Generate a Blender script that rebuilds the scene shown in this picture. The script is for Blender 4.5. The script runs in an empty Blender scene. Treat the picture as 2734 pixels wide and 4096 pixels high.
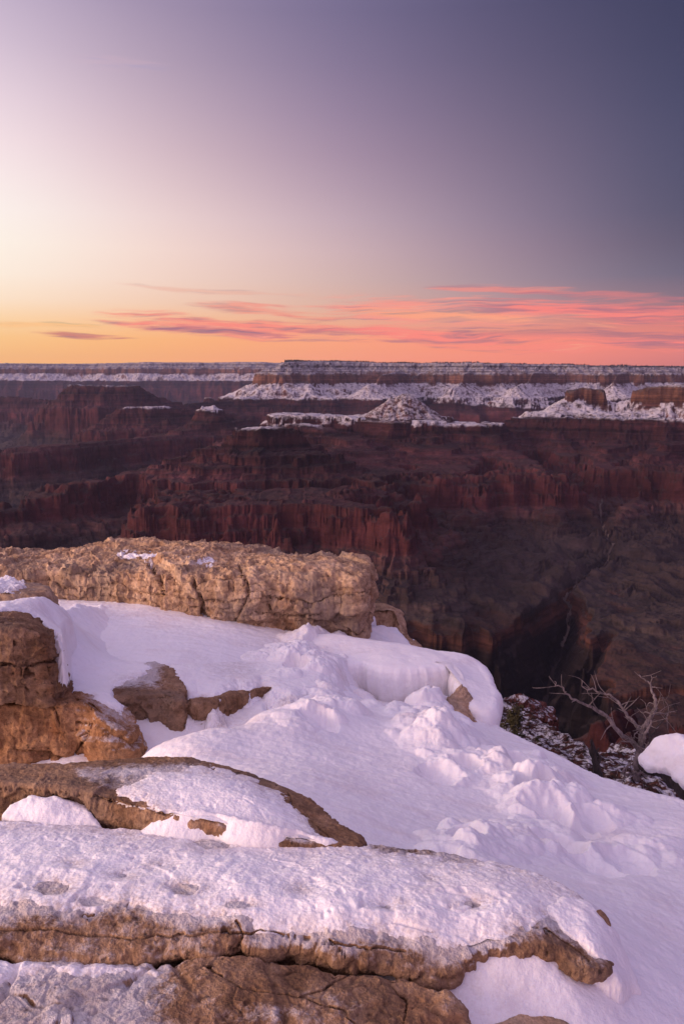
import bpy, bmesh, math, random
import numpy as np
from mathutils import Vector, Matrix

random.seed(7)
RNG = np.random.default_rng(11)
S = bpy.context.scene
C = S.collection
R = math.radians

# ------------------------------------------------------------------ camera
W, H, FPX = 683.0, 1024.0, 796.0          # 28 mm lens on a 36 mm tall frame
PITCH = R(9.6)
SP, CP = math.sin(PITCH), math.cos(PITCH)
cam_d = bpy.data.cameras.new('camera')
cam_d.sensor_fit = 'VERTICAL'
cam_d.sensor_height = 36.0
cam_d.lens = 36.0 * FPX / H
cam_d.clip_start = 0.05
cam_d.clip_end = 90000
cam = bpy.data.objects.new('camera', cam_d)
cam.rotation_euler = (R(90) - PITCH, 0, 0)
C.objects.link(cam)
S.camera = cam

# ------------------------------------------------------------------ colour
def lin(c):
    c = c / 255.0
    return c / 12.92 if c <= 0.04045 else ((c + 0.055) / 1.055) ** 2.4
def srgb(r, g, b):
    return (lin(r), lin(g), lin(b), 1.0)

S.render.engine = 'CYCLES'
S.cycles.use_denoising = True
S.cycles.max_bounces = 6
S.cycles.diffuse_bounces = 3
S.cycles.volume_bounces = 0
S.view_settings.view_transform = 'Standard'
S.view_settings.look = 'None'
S.view_settings.exposure = 0.0
S.view_settings.gamma = 1.0

# ------------------------------------------------------------------ node helpers
class NT:
    def __init__(self, tree):
        self.t = tree
        tree.nodes.clear()
    def n(self, typ, **kw):
        nd = self.t.nodes.new(typ)
        for k, v in kw.items():
            setattr(nd, k, v)
        return nd
    def link(self, a, b):
        self.t.links.new(a, b)
    def put(self, sock, v):
        if hasattr(v, 'is_linked'):
            self.link(v, sock)
        elif v is not None:
            sock.default_value = v
    def math(self, op, a, b=None, c=None, clamp=False):
        nd = self.n('ShaderNodeMath', operation=op, use_clamp=clamp)
        self.put(nd.inputs[0], a)
        if b is not None: self.put(nd.inputs[1], b)
        if c is not None: self.put(nd.inputs[2], c)
        return nd.outputs[0]
    def ramp(self, fac, stops, interp='LINEAR'):
        nd = self.n('ShaderNodeValToRGB')
        cr = nd.color_ramp
        cr.interpolation = interp
        while len(cr.elements) > 1:
            cr.elements.remove(cr.elements[0])
        cr.elements[0].position = stops[0][0]
        cr.elements[0].color = stops[0][1]
        for p, c in stops[1:]:
            e = cr.elements.new(p)
            e.color = c
        self.put(nd.inputs[0], fac)
        return nd.outputs[0]
    def mixc(self, fac, a, b, blend='MIX'):
        nd = self.n('ShaderNodeMix', data_type='RGBA', blend_type=blend)
        nd.clamp_factor = True
        self.put(nd.inputs[0], fac)
        self.put(nd.inputs[6], a)
        self.put(nd.inputs[7], b)
        return nd.outputs[2]
    def smooth(self, v, lo, hi, to0=0.0, to1=1.0):
        nd = self.n('ShaderNodeMapRange', interpolation_type='SMOOTHSTEP')
        self.put(nd.inputs[0], v)
        for i, q in ((1, lo), (2, hi), (3, to0), (4, to1)):
            self.put(nd.inputs[i], q)
        return nd.outputs[0]
    def lmap(self, v, lo, hi, to0=0.0, to1=1.0):
        nd = self.n('ShaderNodeMapRange')
        nd.clamp = True
        self.put(nd.inputs[0], v)
        for i, q in ((1, lo), (2, hi), (3, to0), (4, to1)):
            self.put(nd.inputs[i], q)
        return nd.outputs[0]
    def noise(self, vec, scale=1.0, detail=4.0, rough=0.55, dist=0.0):
        nd = self.n('ShaderNodeTexNoise')
        if vec is not None: self.link(vec, nd.inputs['Vector'])
        nd.inputs['Scale'].default_value = scale
        nd.inputs['Detail'].default_value = detail
        nd.inputs['Roughness'].default_value = rough
        nd.inputs['Distortion'].default_value = dist
        return nd.outputs['Fac']
    def vscale(self, vec, s):
        nd = self.n('ShaderNodeVectorMath', operation='MULTIPLY')
        self.link(vec, nd.inputs[0])
        nd.inputs[1].default_value = s
        return nd.outputs[0]
    def comb(self, x, y, z):
        nd = self.n('ShaderNodeCombineXYZ')
        for i, v in enumerate((x, y, z)):
            self.put(nd.inputs[i], v)
        return nd.outputs[0]

# ------------------------------------------------------------------ sky
SUN_AZ, SUN_EL = -108.0, 9.0               # degrees from the view axis (left, behind) / above horizon
world = bpy.data.worlds.new('World')
S.world = world
world.use_nodes = True
w = NT(world.node_tree)
tc = w.n('ShaderNodeTexCoord')
sep = w.n('ShaderNodeSeparateXYZ')
w.link(tc.outputs['Generated'], sep.inputs[0])
X, Y, Z = sep.outputs
az = w.math('MULTIPLY', w.math('ARCTAN2', X, Y), 57.2958)
el = w.math('MULTIPLY', w.math('ARCSINE', Z), 57.2958)
azf = w.lmap(az, -180, 180)
AZS = (-180, -120, -75, -45, -23, -12, 0, 12, 23, 45, 90, 140, 180)
G = 1.0
SKY = [   # elevation, sRGB along AZS
 (0.5,  [(150,112,130),(225,170,150),(255,205,150),(255,200,112),(255,182,102),(255,172,108),(254,156,116),(246,138,112),(208,118,112),(140,92,118),(112,88,124),(130,98,128),(150,112,130)]),
 (2.6,  [(160,122,140),(230,180,160),(255,222,165),(255,216,146),(255,200,132),(255,182,118),(255,164,122),(254,146,118),(238,130,116),(150,98,122),(112,88,124),(140,106,136),(160,122,140)]),
 (5.0,  [(172,134,150),(235,195,175),(255,240,200),(255,242,208),(255,228,200),(244,204,178),(220,176,160),(180,142,146),(134,110,126),(112,92,122),(110,90,126),(150,116,144),(172,134,150)]),
 (8.5,  [(178,142,158),(238,205,190),(255,250,225),(255,252,232),(255,243,230),(243,215,206),(206,176,180),(150,128,146),(94,86,110),(86,82,112),(112,94,130),(158,124,150),(178,142,158)]),
 (14.5, [(178,148,168),(232,205,205),(255,245,240),(254,240,240),(246,226,230),(212,186,196),(166,142,164),(118,104,130),(74,73,103),(68,72,106),(108,96,134),(160,130,158),(178,148,168)]),
 (22.5, [(170,148,172),(215,195,208),(232,215,225),(218,200,218),(196,178,202),(160,143,171),(120,109,142),(84,79,111),(58,59,90),(62,64,100),(100,94,134),(150,130,162),(170,148,172)]),
 (45.0, [(156,136,160),(182,162,180),(196,176,190),(178,162,184),(158,144,176),(142,130,165),(122,114,150),(102,98,136),(92,92,132),(92,90,130),(104,98,136),(140,122,154),(156,136,160)]),
 (90.0, [(142,126,150)]*13),
]
def cubic(x, xs, ys):
    """smooth monotone-ish interpolation of rows ys at xs"""
    xs, ys = np.asarray(xs, float), np.asarray(ys, float)
    m = np.gradient(ys, xs, axis=0)
    i = np.clip(np.searchsorted(xs, x) - 1, 0, len(xs) - 2)
    h = xs[i + 1] - xs[i]
    t = (x - xs[i]) / h
    return ((2*t**3 - 3*t**2 + 1) * ys[i] + (t**3 - 2*t**2 + t) * h * m[i] + (-2*t**3 + 3*t**2) * ys[i+1] + (t**3 - t**2) * h * m[i+1])
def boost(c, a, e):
    """unseen sky beside, behind and above the camera gets added brightness to light the foreground"""
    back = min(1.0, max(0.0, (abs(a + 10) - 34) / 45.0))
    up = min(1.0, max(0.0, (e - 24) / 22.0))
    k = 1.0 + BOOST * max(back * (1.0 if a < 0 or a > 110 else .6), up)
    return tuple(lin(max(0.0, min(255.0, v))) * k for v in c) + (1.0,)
BOOST = 1.12  # extra brightness added to the out-of-view sky, lifts the foreground
AZF = [-180, -145, -110, -80, -60, -46, -36, -30, -26, -23, -20, -17, -14, -11, -8, -4, 0, 4, 8, 11, 14, 17, 20, 23, 27, 33, 42, 60, 90, 130, 165, 180]
ELF = [0.5, 1.5, 2.6, 3.8, 5.0, 6.6, 8.5, 10.5, 12.5, 14.5, 17, 19.7, 22.5, 28, 36, 45, 65, 90]
TAB = np.array([r for _, r in SKY], float)
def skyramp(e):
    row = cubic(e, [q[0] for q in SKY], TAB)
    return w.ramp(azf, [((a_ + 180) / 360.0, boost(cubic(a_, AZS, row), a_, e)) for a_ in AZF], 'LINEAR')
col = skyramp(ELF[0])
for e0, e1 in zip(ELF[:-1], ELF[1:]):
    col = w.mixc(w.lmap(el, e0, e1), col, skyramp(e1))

# cirrus streaks lit from below the horizon: each has its own azimuth, elevation, reach and colour
warp = w.noise(w.comb(w.math('MULTIPLY', az, 0.10), w.math('MULTIPLY', el, 0.35), 3.1), 1.0, 3, 0.5)
el_w = w.math('ADD', el, w.math('MULTIPLY', w.math('SUBTRACT', warp, 0.5), 1.3))
tilt = w.math('MULTIPLY', az, 0.035)
str_n = w.noise(w.comb(w.math('MULTIPLY', az, 0.11), w.math('ADD', w.math('MULTIPLY', el_w, 1.9), tilt), 0.0), 1.0, 5, 0.6, 0.25)
fine_n = w.noise(w.comb(w.math('MULTIPLY', az, 0.35), w.math('MULTIPLY', el_w, 5.5), 7.0), 1.0, 4, 0.6, 0.2)
str_n = w.math('ADD', w.math('MULTIPLY', str_n, 0.66), w.math('MULTIPLY', fine_n, 0.34))
under_n = w.noise(w.comb(w.math('MULTIPLY', az, 0.16), w.math('MULTIPLY', el_w, 2.6), 19.0), 1.0, 5, 0.6, 0.3)
def px_dir(px, py):
    u, v = (px - W / 2) / FPX, (H / 2 - py) / FPX
    d = Vector((u, CP + v * SP, -SP + v * CP)).normalized()
    return math.degrees(math.atan2(d.x, d.y)), math.degrees(math.asin(d.z))
STREAKS = [  # px, py, half length px, half height px, slope, colour, strength
 (175, 322, 75, 9, .05, (252,138,124), 1.0),
 (270, 330, 120, 10, .04, (252,138,124), 1.0),
 (230, 331, 95, 4, .05, (196,118,124), .9),
 (86, 335, 48, 4, .03, (205,120,112), 1.0),
 (340, 332, 60, 4.5, .05, (172,112,124), .8),
 (420, 335, 95, 8, .06, (255,134,124), 1.0),
 (270, 311, 85, 6, .06, (246,140,124), .8),
 (470, 313, 150, 15, .05, (252,150,134), .95),
 (470, 318, 135, 5, .07, (255,166,128), .9),
 (600, 312, 130, 12, .05, (250,128,122), .9),
 (500, 288, 75, 5, .05, (245,138,126), .75),
 (600, 296, 80, 5, .07, (225,124,124), .7),
 (590, 336, 130, 7, .05, (150,106,126), .75),
 (660, 345, 50, 4, .03, (255,118,122), .9),
 (560, 344, 210, 10, .05, (255,136,120), .8),
 (215, 292, 100, 3, .03, (235,170,150), .5),
 (40, 325, 70, 3, -.02, (255,190,120), .6),
 (120, 66, 45, 7, .03, (215,178,192), .22),
]
for px, py, hl, hh, sl, c, st in STREAKS:
    a0, e0 = px_dir(px, py)
    sa, se = hl / FPX * 57.3, hh / FPX * 57.3
    da = w.math('SUBTRACT', az, a0)
    de = w.math('SUBTRACT', el_w, w.math('MULTIPLY_ADD', da, -sl, e0))
    q = w.math('ADD', w.math('POWER', w.math('DIVIDE', w.math('ABSOLUTE', da), sa), 2.0),
               w.math('POWER', w.math('DIVIDE', w.math('ABSOLUTE', de), se), 2.0))
    env = w.math('SUBTRACT', 1.0, q)
    m = w.smooth(w.math('ADD', env, w.math('MULTIPLY', w.math('SUBTRACT', str_n, 0.5), 5.6)), -0.2, 1.05)
    m = w.math('MULTIPLY', m, w.smooth(env, -1.0, 0.2))
    m = w.math('MULTIPLY', m, st, clamp=True)
    shade = tuple(int(v_ * f_) for v_, f_ in zip(c, (.72, .86, 1.04)))
    cc = w.mixc(w.smooth(under_n, .46, .66), srgb(*c), srgb(*shade))
    cc = w.mixc(w.smooth(under_n, .40, .28), cc, srgb(255, min(255, c[1] + 34), min(255, c[2] + 14)))
    col = w.mixc(w.math('MULTIPLY', m, .9), col, cc)

below = w.smooth(el, -6.0, 0.0)
col = w.mixc(below, srgb(92, 72, 88), col)
bg = w.n('ShaderNodeBackground')
w.link(col, bg.inputs[0])
bg.inputs[1].default_value = 1.0
nish = w.n('ShaderNodeTexSky', sky_type='NISHITA')
nish.sun_disc = False
nish.sun_elevation = R(1.0)
nish.sun_rotation = R(SUN_AZ)
nish.altitude = 2100
bg2 = w.n('ShaderNodeBackground')
w.link(nish.outputs[0], bg2.inputs[0])
bg2.inputs[1].default_value = 0.01
add = w.n('ShaderNodeAddShader')
w.link(bg.outputs[0], add.inputs[0])
w.link(bg2.outputs[0], add.inputs[1])
wo = w.n('ShaderNodeOutputWorld')
w.link(add.outputs[0], wo.inputs['Surface'])

sun_d = bpy.data.lights.new('sun', 'SUN')
sun_d.energy = 3.8
sun_d.angle = R(30)
sun_d.color = (1.0, 0.66, 0.50)
sun = bpy.data.objects.new('sun', sun_d)
_d = Vector((math.sin(R(SUN_AZ)) * math.cos(R(SUN_EL)), math.cos(R(SUN_AZ)) * math.cos(R(SUN_EL)), math.sin(R(SUN_EL))))
sun.rotation_euler = _d.to_track_quat('Z', 'Y').to_euler()
C.objects.link(sun)

# ------------------------------------------------------------------ geometry helpers
def P3(px, py, t):
    """point seen at a pixel of the 683x1024 frame, t metres along the view axis"""
    px, py, t = np.asarray(px, float), np.asarray(py, float), np.asarray(t, float)
    u, v = (px - W / 2) / FPX, (H / 2 - py) / FPX
    return np.stack([u * t, (CP + v * SP) * t, (-SP + v * CP) * t], -1)
def PZ(px, py, z):
    """point seen at a pixel, at height z"""
    v = (H / 2 - np.asarray(py, float)) / FPX
    return P3(px, py, np.asarray(z, float) / (-SP + v * CP))
def proj(p):
    x, y, z = p[..., 0], p[..., 1], p[..., 2]
    t = np.maximum(y * CP - z * SP, 1e-3)
    return W / 2 + FPX * x / t, H / 2 - FPX * (y * SP + z * CP) / t

def _hash(ix, iy, iz, seed):
    h = (ix.astype(np.uint32) * np.uint32(374761393)) ^ (iy.astype(np.uint32) * np.uint32(668265263)) ^ (iz.astype(np.uint32) * np.uint32(2147483647)) ^ np.uint32((seed * 974711 + 13) & 0xffffffff)
    h = (h ^ (h >> np.uint32(13))) * np.uint32(1274126177)
    h = (h ^ (h >> np.uint32(16))) * np.uint32(2246822519)
    return h ^ (h >> np.uint32(15))
def perlin3(x, y, z, seed=0):
    x, y, z = (np.asarray(a, np.float32) for a in (x, y, z))
    fx, fy, fz = np.floor(x), np.floor(y), np.floor(z)
    ix, iy, iz = fx.astype(np.int64), fy.astype(np.int64), fz.astype(np.int64)
    x, y, z = x - fx, y - fy, z - fz
    u, v, ww = (a * a * a * (a * (a * 6 - 15) + 10) for a in (x, y, z))
    def g(dx, dy, dz):
        h = _hash(ix + dx, iy + dy, iz + dz, seed)
        gx = ((h & 255).astype(np.float32) - 127.5) / 127.5
        gy = (((h >> np.uint32(8)) & 255).astype(np.float32) - 127.5) / 127.5
        gz = (((h >> np.uint32(16)) & 255).astype(np.float32) - 127.5) / 127.5
        return gx * (x - dx) + gy * (y - dy) + gz * (z - dz)
    def lerp(a, b, t): return a + t * (b - a)
    x00, x10 = lerp(g(0,0,0), g(1,0,0), u), lerp(g(0,1,0), g(1,1,0), u)
    x01, x11 = lerp(g(0,0,1), g(1,0,1), u), lerp(g(0,1,1), g(1,1,1), u)
    return lerp(lerp(x00, x10, v), lerp(x01, x11, v), ww) * 1.1
def perlin2(x, y, seed=0):
    x, y = np.asarray(x, np.float32), np.asarray(y, np.float32)
    fx, fy = np.floor(x), np.floor(y)
    ix, iy = fx.astype(np.int64), fy.astype(np.int64)
    x, y = x - fx, y - fy
    u, v = (a * a * a * (a * (a * 6 - 15) + 10) for a in (x, y))
    zz = np.zeros_like(ix)
    def g(dx, dy):
        h = _hash(ix + dx, iy + dy, zz, seed)
        ang = (h & 4095).astype(np.float32) * np.float32(2 * math.pi / 4096)
        return np.cos(ang) * (x - dx) + np.sin(ang) * (y - dy)
    a, b = g(0,0), g(1,0)
    c, d = g(0,1), g(1,1)
    ab = a + u * (b - a)
    return (ab + v * (c + u * (d - c) - ab)) * 1.4
def fbm2(x, y, scale, octs=4, gain=0.5, seed=0, ridged=False):
    s, amp, f, tot = 0.0, 1.0, 1.0 / scale, 0.0
    for o in range(octs):
        n = perlin2(x * f + o * 17.3, y * f - o * 9.1, seed + o)
        if ridged: n = 1.0 - 2.0 * np.abs(n)
        s = s + amp * n
        tot += amp
        amp *= gain
        f *= 2.03
    return s / tot
def fbm3(p, scale, octs=4, gain=0.5, seed=0, ridged=False, stretch=(1, 1, 1)):
    s, amp, f, tot = 0.0, 1.0, 1.0 / scale, 0.0
    for o in range(octs):
        n = perlin3(p[..., 0] * f * stretch[0] + o * 17.3, p[..., 1] * f * stretch[1] - o * 9.1, p[..., 2] * f * stretch[2] + o * 5.7, seed + o)
        if ridged: n = 1.0 - 2.0 * np.abs(n)
        s = s + amp * n
        tot += amp
        amp *= gain
        f *= 2.03
    return s / tot
def worley(p, scale, seed=0, stretch=(1, 1, 1)):
    """cell noise: random value of the nearest cell and the gap to the next one"""
    q = np.asarray(p, np.float32) / np.float32(scale) * np.asarray(stretch, np.float32)
    f = np.floor(q)
    i = f.astype(np.int64)
    q = q - f
    d1 = np.full(len(q), 9.0, np.float32); d2 = d1.copy(); rid = np.zeros(len(q), np.float32)
    for dx in (-1, 0, 1):
        for dy in (-1, 0, 1):
            for dz in (-1, 0, 1):
                h = _hash(i[:, 0] + dx, i[:, 1] + dy, i[:, 2] + dz, seed)
                cx = (h & 1023).astype(np.float32) / 1023 + dx - q[:, 0]
                cy = ((h >> np.uint32(10)) & 1023).astype(np.float32) / 1023 + dy - q[:, 1]
                cz = ((h >> np.uint32(20)) & 1023).astype(np.float32) / 1023 + dz - q[:, 2]
                d = np.sqrt(cx * cx + cy * cy + cz * cz)
                m = d < d1
                d2 = np.where(m, d1, np.minimum(d2, d))
                rid = np.where(m, ((h * np.uint32(2654435761)) >> np.uint32(8)).astype(np.float32) / 16777216.0, rid)
                d1 = np.where(m, d, d1)
    return rid, d2 - d1
def sstep(x, a, b):
    t = np.clip((x - a) / (b - a), 0, 1)
    return t * t * (3 - 2 * t)
def seg_dist(x, y, pts):
    """distance to a polyline and the parameter (index + fraction) of the nearest point"""
    best = np.full(np.shape(x), 1e18)
    par = np.zeros(np.shape(x))
    for i in range(len(pts) - 1):
        ax, ay = pts[i][0], pts[i][1]
        dx, dy = pts[i + 1][0] - ax, pts[i + 1][1] - ay
        L = dx * dx + dy * dy + 1e-12
        t = np.clip(((x - ax) * dx + (y - ay) * dy) / L, 0, 1)
        d = (x - ax - t * dx) ** 2 + (y - ay - t * dy) ** 2
        m = d < best
        best = np.where(m, d, best)
        par = np.where(m, i + t, par)
    return np.sqrt(best), par
def poly_sd(x, y, poly):
    """signed distance to a closed polygon, positive inside"""
    poly = [tuple(p[:2]) for p in poly]
    d, _ = seg_dist(x, y, poly + [poly[0]])
    ins = np.zeros(np.shape(x), bool)
    n = len(poly)
    for i in range(n):
        x0, y0 = poly[i]
        x1, y1 = poly[(i + 1) % n]
        if y0 == y1: continue
        c = ((y0 > y) != (y1 > y)) & (x < (x1 - x0) * (y - y0) / (y1 - y0) + x0)
        ins ^= c
    return np.where(ins, d, -d)
def tps(pts, lam=1e-4):
    """smooth surface z(x, y) through control points (n,3)"""
    pts = np.asarray(pts, float)
    n = len(pts)
    def phi(r2): return 0.5 * r2 * np.log(r2 + 1e-12)
    d2 = (pts[:, None, 0] - pts[None, :, 0]) ** 2 + (pts[:, None, 1] - pts[None, :, 1]) ** 2
    A = np.zeros((n + 3, n + 3))
    A[:n, :n] = phi(d2) + lam * np.eye(n)
    A[:n, n] = 1
    A[:n, n + 1:] = pts[:, :2]
    A[n, :n] = 1
    A[n + 1:, :n] = pts[:, :2].T
    wv = np.linalg.solve(A, np.concatenate([pts[:, 2], [0, 0, 0]]))
    def f(x, y):
        z = wv[n] + wv[n + 1] * x + wv[n + 2] * y
        for i in range(n):
            z = z + wv[i] * phi((x - pts[i, 0]) ** 2 + (y - pts[i, 1]) ** 2)
        return z
    return f

def mesh_obj(name, verts, quads, mats, parent=None, smooth=True, attrs=None, mat_idx=None, tris=None):
    me = bpy.data.meshes.new(name)
    verts = np.asarray(verts, np.float32).reshape(-1, 3)
    loops, starts, tot, pos = [], [], 0, 0
    quads = np.asarray(quads, np.int32).reshape(-1, 4)
    nq = len(quads)
    li = quads.ravel()
    st = np.arange(nq, dtype=np.int32) * 4
    if tris is not None and len(tris):
        tris = np.asarray(tris, np.int32).reshape(-1, 3)
        li = np.concatenate([li, tris.ravel()])
        st = np.concatenate([st, nq * 4 + np.arange(len(tris), dtype=np.int32) * 3])
    me.vertices.add(len(verts))
    me.vertices.foreach_set('co', verts.ravel())
    me.loops.add(len(li))
    me.loops.foreach_set('vertex_index', li.astype(np.int32))
    me.polygons.add(len(st))
    me.polygons.foreach_set('loop_start', st)
    me.update(calc_edges=True)
    me.validate()
    me.polygons.foreach_set('use_smooth', np.full(len(me.polygons), smooth, dtype=bool))
    for m in (mats if isinstance(mats, (list, tuple)) else [mats]):
        me.materials.append(m)
    if attrs:
        for k, a in attrs.items():
            at = me.attributes.new(k, 'FLOAT', 'POINT')
            at.data.foreach_set('value', np.asarray(a, np.float32).ravel())
    ob = bpy.data.objects.new(name, me)
    C.objects.link(ob)
    if parent: ob.parent = parent
    return ob
def tag(o, label=None, cat=None, group=None, kind=None):
    if label: o['label'] = label
    if cat: o['category'] = cat
    if group: o['group'] = group
    if kind: o['kind'] = kind
    return o
def empty(name, loc=(0, 0, 0)):
    o = bpy.data.objects.new(name, None)
    o.location = loc
    o.empty_display_size = 0.1
    C.objects.link(o)
    return o
def grid_quads(nr, nc):
    i = np.arange(nr * nc).reshape(nr, nc)
    return np.stack([i[:-1, :-1], i[:-1, 1:], i[1:, 1:], i[1:, :-1]], -1).reshape(-1, 4)
def vnormals(v, q):
    n = np.zeros_like(v)
    fn = np.cross(v[q[:, 2]] - v[q[:, 0]], v[q[:, 3]] - v[q[:, 1]])
    for k in range(4):
        for c in range(3):
            n[:, c] += np.bincount(q[:, k], fn[:, c], len(v))
    return n / (np.linalg.norm(n, axis=1, keepdims=True) + 1e-12)
# ------------------------------------------------------------------ canyon
def strata_mat(name, forest=False):
    m = bpy.data.materials.new(name)
    m.use_nodes = True
    t = NT(m.node_tree)
    geo = t.n('ShaderNodeNewGeometry')
    pos = geo.outputs['Position']
    att = t.n('ShaderNodeAttribute', attribute_name='strat')
    zz = att.outputs['Fac']
    sepn = t.n('ShaderNodeSeparateXYZ')
    t.link(geo.outputs['Normal'], sepn.inputs[0])
    nz = sepn.outputs[2]
    wob = t.noise(pos, 1 / 420.0, 4, 0.6)
    zw = t.math('ADD', zz, t.math('MULTIPLY', t.math('SUBTRACT', wob, 0.5), 50.0))
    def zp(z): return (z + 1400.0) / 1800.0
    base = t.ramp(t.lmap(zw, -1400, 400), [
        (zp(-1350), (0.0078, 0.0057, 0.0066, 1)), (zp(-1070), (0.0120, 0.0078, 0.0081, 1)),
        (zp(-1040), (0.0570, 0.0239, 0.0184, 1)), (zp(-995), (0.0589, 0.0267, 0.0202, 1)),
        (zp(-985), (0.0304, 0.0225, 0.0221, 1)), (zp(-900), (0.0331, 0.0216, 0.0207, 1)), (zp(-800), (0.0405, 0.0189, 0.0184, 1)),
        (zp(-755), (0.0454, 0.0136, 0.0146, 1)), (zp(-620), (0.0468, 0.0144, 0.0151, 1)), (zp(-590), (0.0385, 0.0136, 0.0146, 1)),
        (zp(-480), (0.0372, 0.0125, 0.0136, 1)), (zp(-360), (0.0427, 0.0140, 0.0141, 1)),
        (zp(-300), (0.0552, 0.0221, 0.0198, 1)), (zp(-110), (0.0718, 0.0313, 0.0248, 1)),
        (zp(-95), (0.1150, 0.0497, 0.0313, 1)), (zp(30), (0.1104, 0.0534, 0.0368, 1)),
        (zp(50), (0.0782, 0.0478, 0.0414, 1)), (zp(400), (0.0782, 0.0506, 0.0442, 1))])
    # thin beds and vertical stains
    bed = t.noise(t.comb(t.math('MULTIPLY', wob, 1.2), 0.0, t.math('MULTIPLY', zz, 1 / 44.0)), 1.0, 5, 0.75)
    stain = t.noise(t.vscale(pos, (1 / 80.0, 1 / 80.0, 1 / 260.0)), 1.0, 4, 0.65)
    patch = t.noise(pos, 1 / 900.0, 3, 0.5)
    inred = t.math('MULTIPLY', t.smooth(zw, -775, -750), t.smooth(zw, -590, -625))
    bedk = t.lmap(bed, .36, .64, .30, 1.75)
    bedk = t.math('ADD', t.math('MULTIPLY', bedk, t.math('SUBTRACT', 1.0, t.math('MULTIPLY', inred, .72))), t.math('MULTIPLY', inred, .72))
    blot = t.noise(t.vscale(pos, (1 / 190.0, 1 / 190.0, 1 / 150.0)), 1.0, 5, 0.65, 0.6)
    k = t.math('MULTIPLY', bedk, t.lmap(stain, .3, .7, .90, 1.10))
    k = t.math('MULTIPLY', k, t.lmap(blot, .32, .68, .55, 1.45))
    k = t.math('MULTIPLY', k, t.lmap(patch, .3, .7, .6, 1.4))
    kk = t.comb(k, k, k)
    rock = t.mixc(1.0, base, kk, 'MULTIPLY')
    # scree on the gentler slopes is duller than the cliffs
    scree = t.smooth(nz, .62, .9)
    insup = t.math('MULTIPLY', t.smooth(zw, -605, -588), t.smooth(zw, -350, -368))
    dull = t.mixc(t.math('MULTIPLY', t.math('MULTIPLY', scree, .50), t.math('SUBTRACT', 1.0, t.math('MULTIPLY', insup, .75))), rock, (.040, .0285, .0270, 1))
    scrub = t.smooth(t.noise(pos, 1 / 16.0, 2, 0.5), .55, .66)
    dull = t.mixc(t.math('MULTIPLY', t.math('MULTIPLY', scrub, scree), .5), dull, (.014, .015, .013, 1))
    # snow lies on ledges and slopes of the upper beds, with dark junipers poking through
    n1 = t.noise(pos, 1 / 260.0, 4, 0.65)
    n2 = t.noise(pos, 1 / 34.0, 3, 0.6)
    sl = t.n('ShaderNodeAttribute', attribute_name='snow_line').outputs['Fac']
    alt = t.smooth(t.math('SUBTRACT', t.math('ADD', zz, t.math('MULTIPLY', t.math('SUBTRACT', n1, .5), 110.0)), sl), -14, 18)
    slope = t.smooth(t.math('ADD', nz, t.math('MULTIPLY', t.math('SUBTRACT', n2, .5), .50)), .58, .84)
    gul = t.noise(t.vscale(pos, (1 / 70.0, 1 / 70.0, 1 / 420.0)), 1.0, 3, 0.6)
    led = t.noise(t.comb(t.math('MULTIPLY', n1, 1.1), 3.0, t.math('MULTIPLY', zz, 1 / 17.0)), 1.0, 3, 0.6)
    lower = t.math('MULTIPLY', t.smooth(gul, .26, .50), .88)
    uppr = t.math('MULTIPLY', t.smooth(t.math('ADD', t.math('MULTIPLY', led, .72), t.math('MULTIPLY', gul, .28)), .36, .60), .62)
    cover = t.mixc(t.smooth(zz, 20, 70), t.comb(lower, lower, lower), t.comb(uppr, uppr, uppr))
    snow = t.math('MULTIPLY', t.math('MULTIPLY', alt, slope), cover)
    cliff = t.math('MULTIPLY', t.smooth(zw, -112, -92), t.smooth(zw, 48, 30))
    snow = t.math('MULTIPLY', snow, t.math('SUBTRACT', 1.0, t.math('MULTIPLY', cliff, .92)))
    tree = t.smooth(t.noise(t.vscale(pos, (1 / 46.0, 1 / 46.0, 1 / 30.0)), 1.0, 3, 0.65), .50, .64)
    snow = t.math('MULTIPLY', snow, t.math('SUBTRACT', 1.0, t.math('MULTIPLY', tree, .62)))
    upper = t.lmap(zz, -340, -60)
    dull = t.mixc(t.math('MULTIPLY', t.math('MULTIPLY', tree, scree), t.math('MULTIPLY', upper, .8)), dull, (.016, .018, .017, 1))
    dull = t.mixc(t.smooth(zz, 282, 296), dull, (.016, .02, .02, 1))
    snow = t.math('MULTIPLY', snow, t.smooth(zz, 296, 280))
    dust = t.math('MULTIPLY', t.math('GREATER_THAN', sl, 1500.0), t.smooth(t.noise(pos, 1 / 38.0, 4, .7), .40, .60))
    snow = t.math('MAXIMUM', snow, t.math('MULTIPLY', t.math('MULTIPLY', dust, .62), t.smooth(zz, -352, -330)))
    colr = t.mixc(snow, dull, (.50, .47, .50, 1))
    bs = t.n('ShaderNodeBsdfPrincipled')
    t.link(colr, bs.inputs['Base Color'])
    bs.inputs['Roughness'].default_value = .95
    bs.inputs['Specular IOR Level'].default_value = .1
    bmp = t.n('ShaderNodeBump')
    bmp.inputs['Strength'].default_value = .8
    bmp.inputs['Distance'].default_value = 14.0
    hgt = t.math('ADD', t.math('MULTIPLY', bed, 1.1), t.math('ADD', stain, t.math('MULTIPLY', n2, .6)))
    t.link(hgt, bmp.inputs['Height'])
    t.link(bmp.outputs[0], bs.inputs['Normal'])
    o = t.n('ShaderNodeOutputMaterial')
    t.link(bs.outputs[0], o.inputs[0])
    return m

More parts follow.
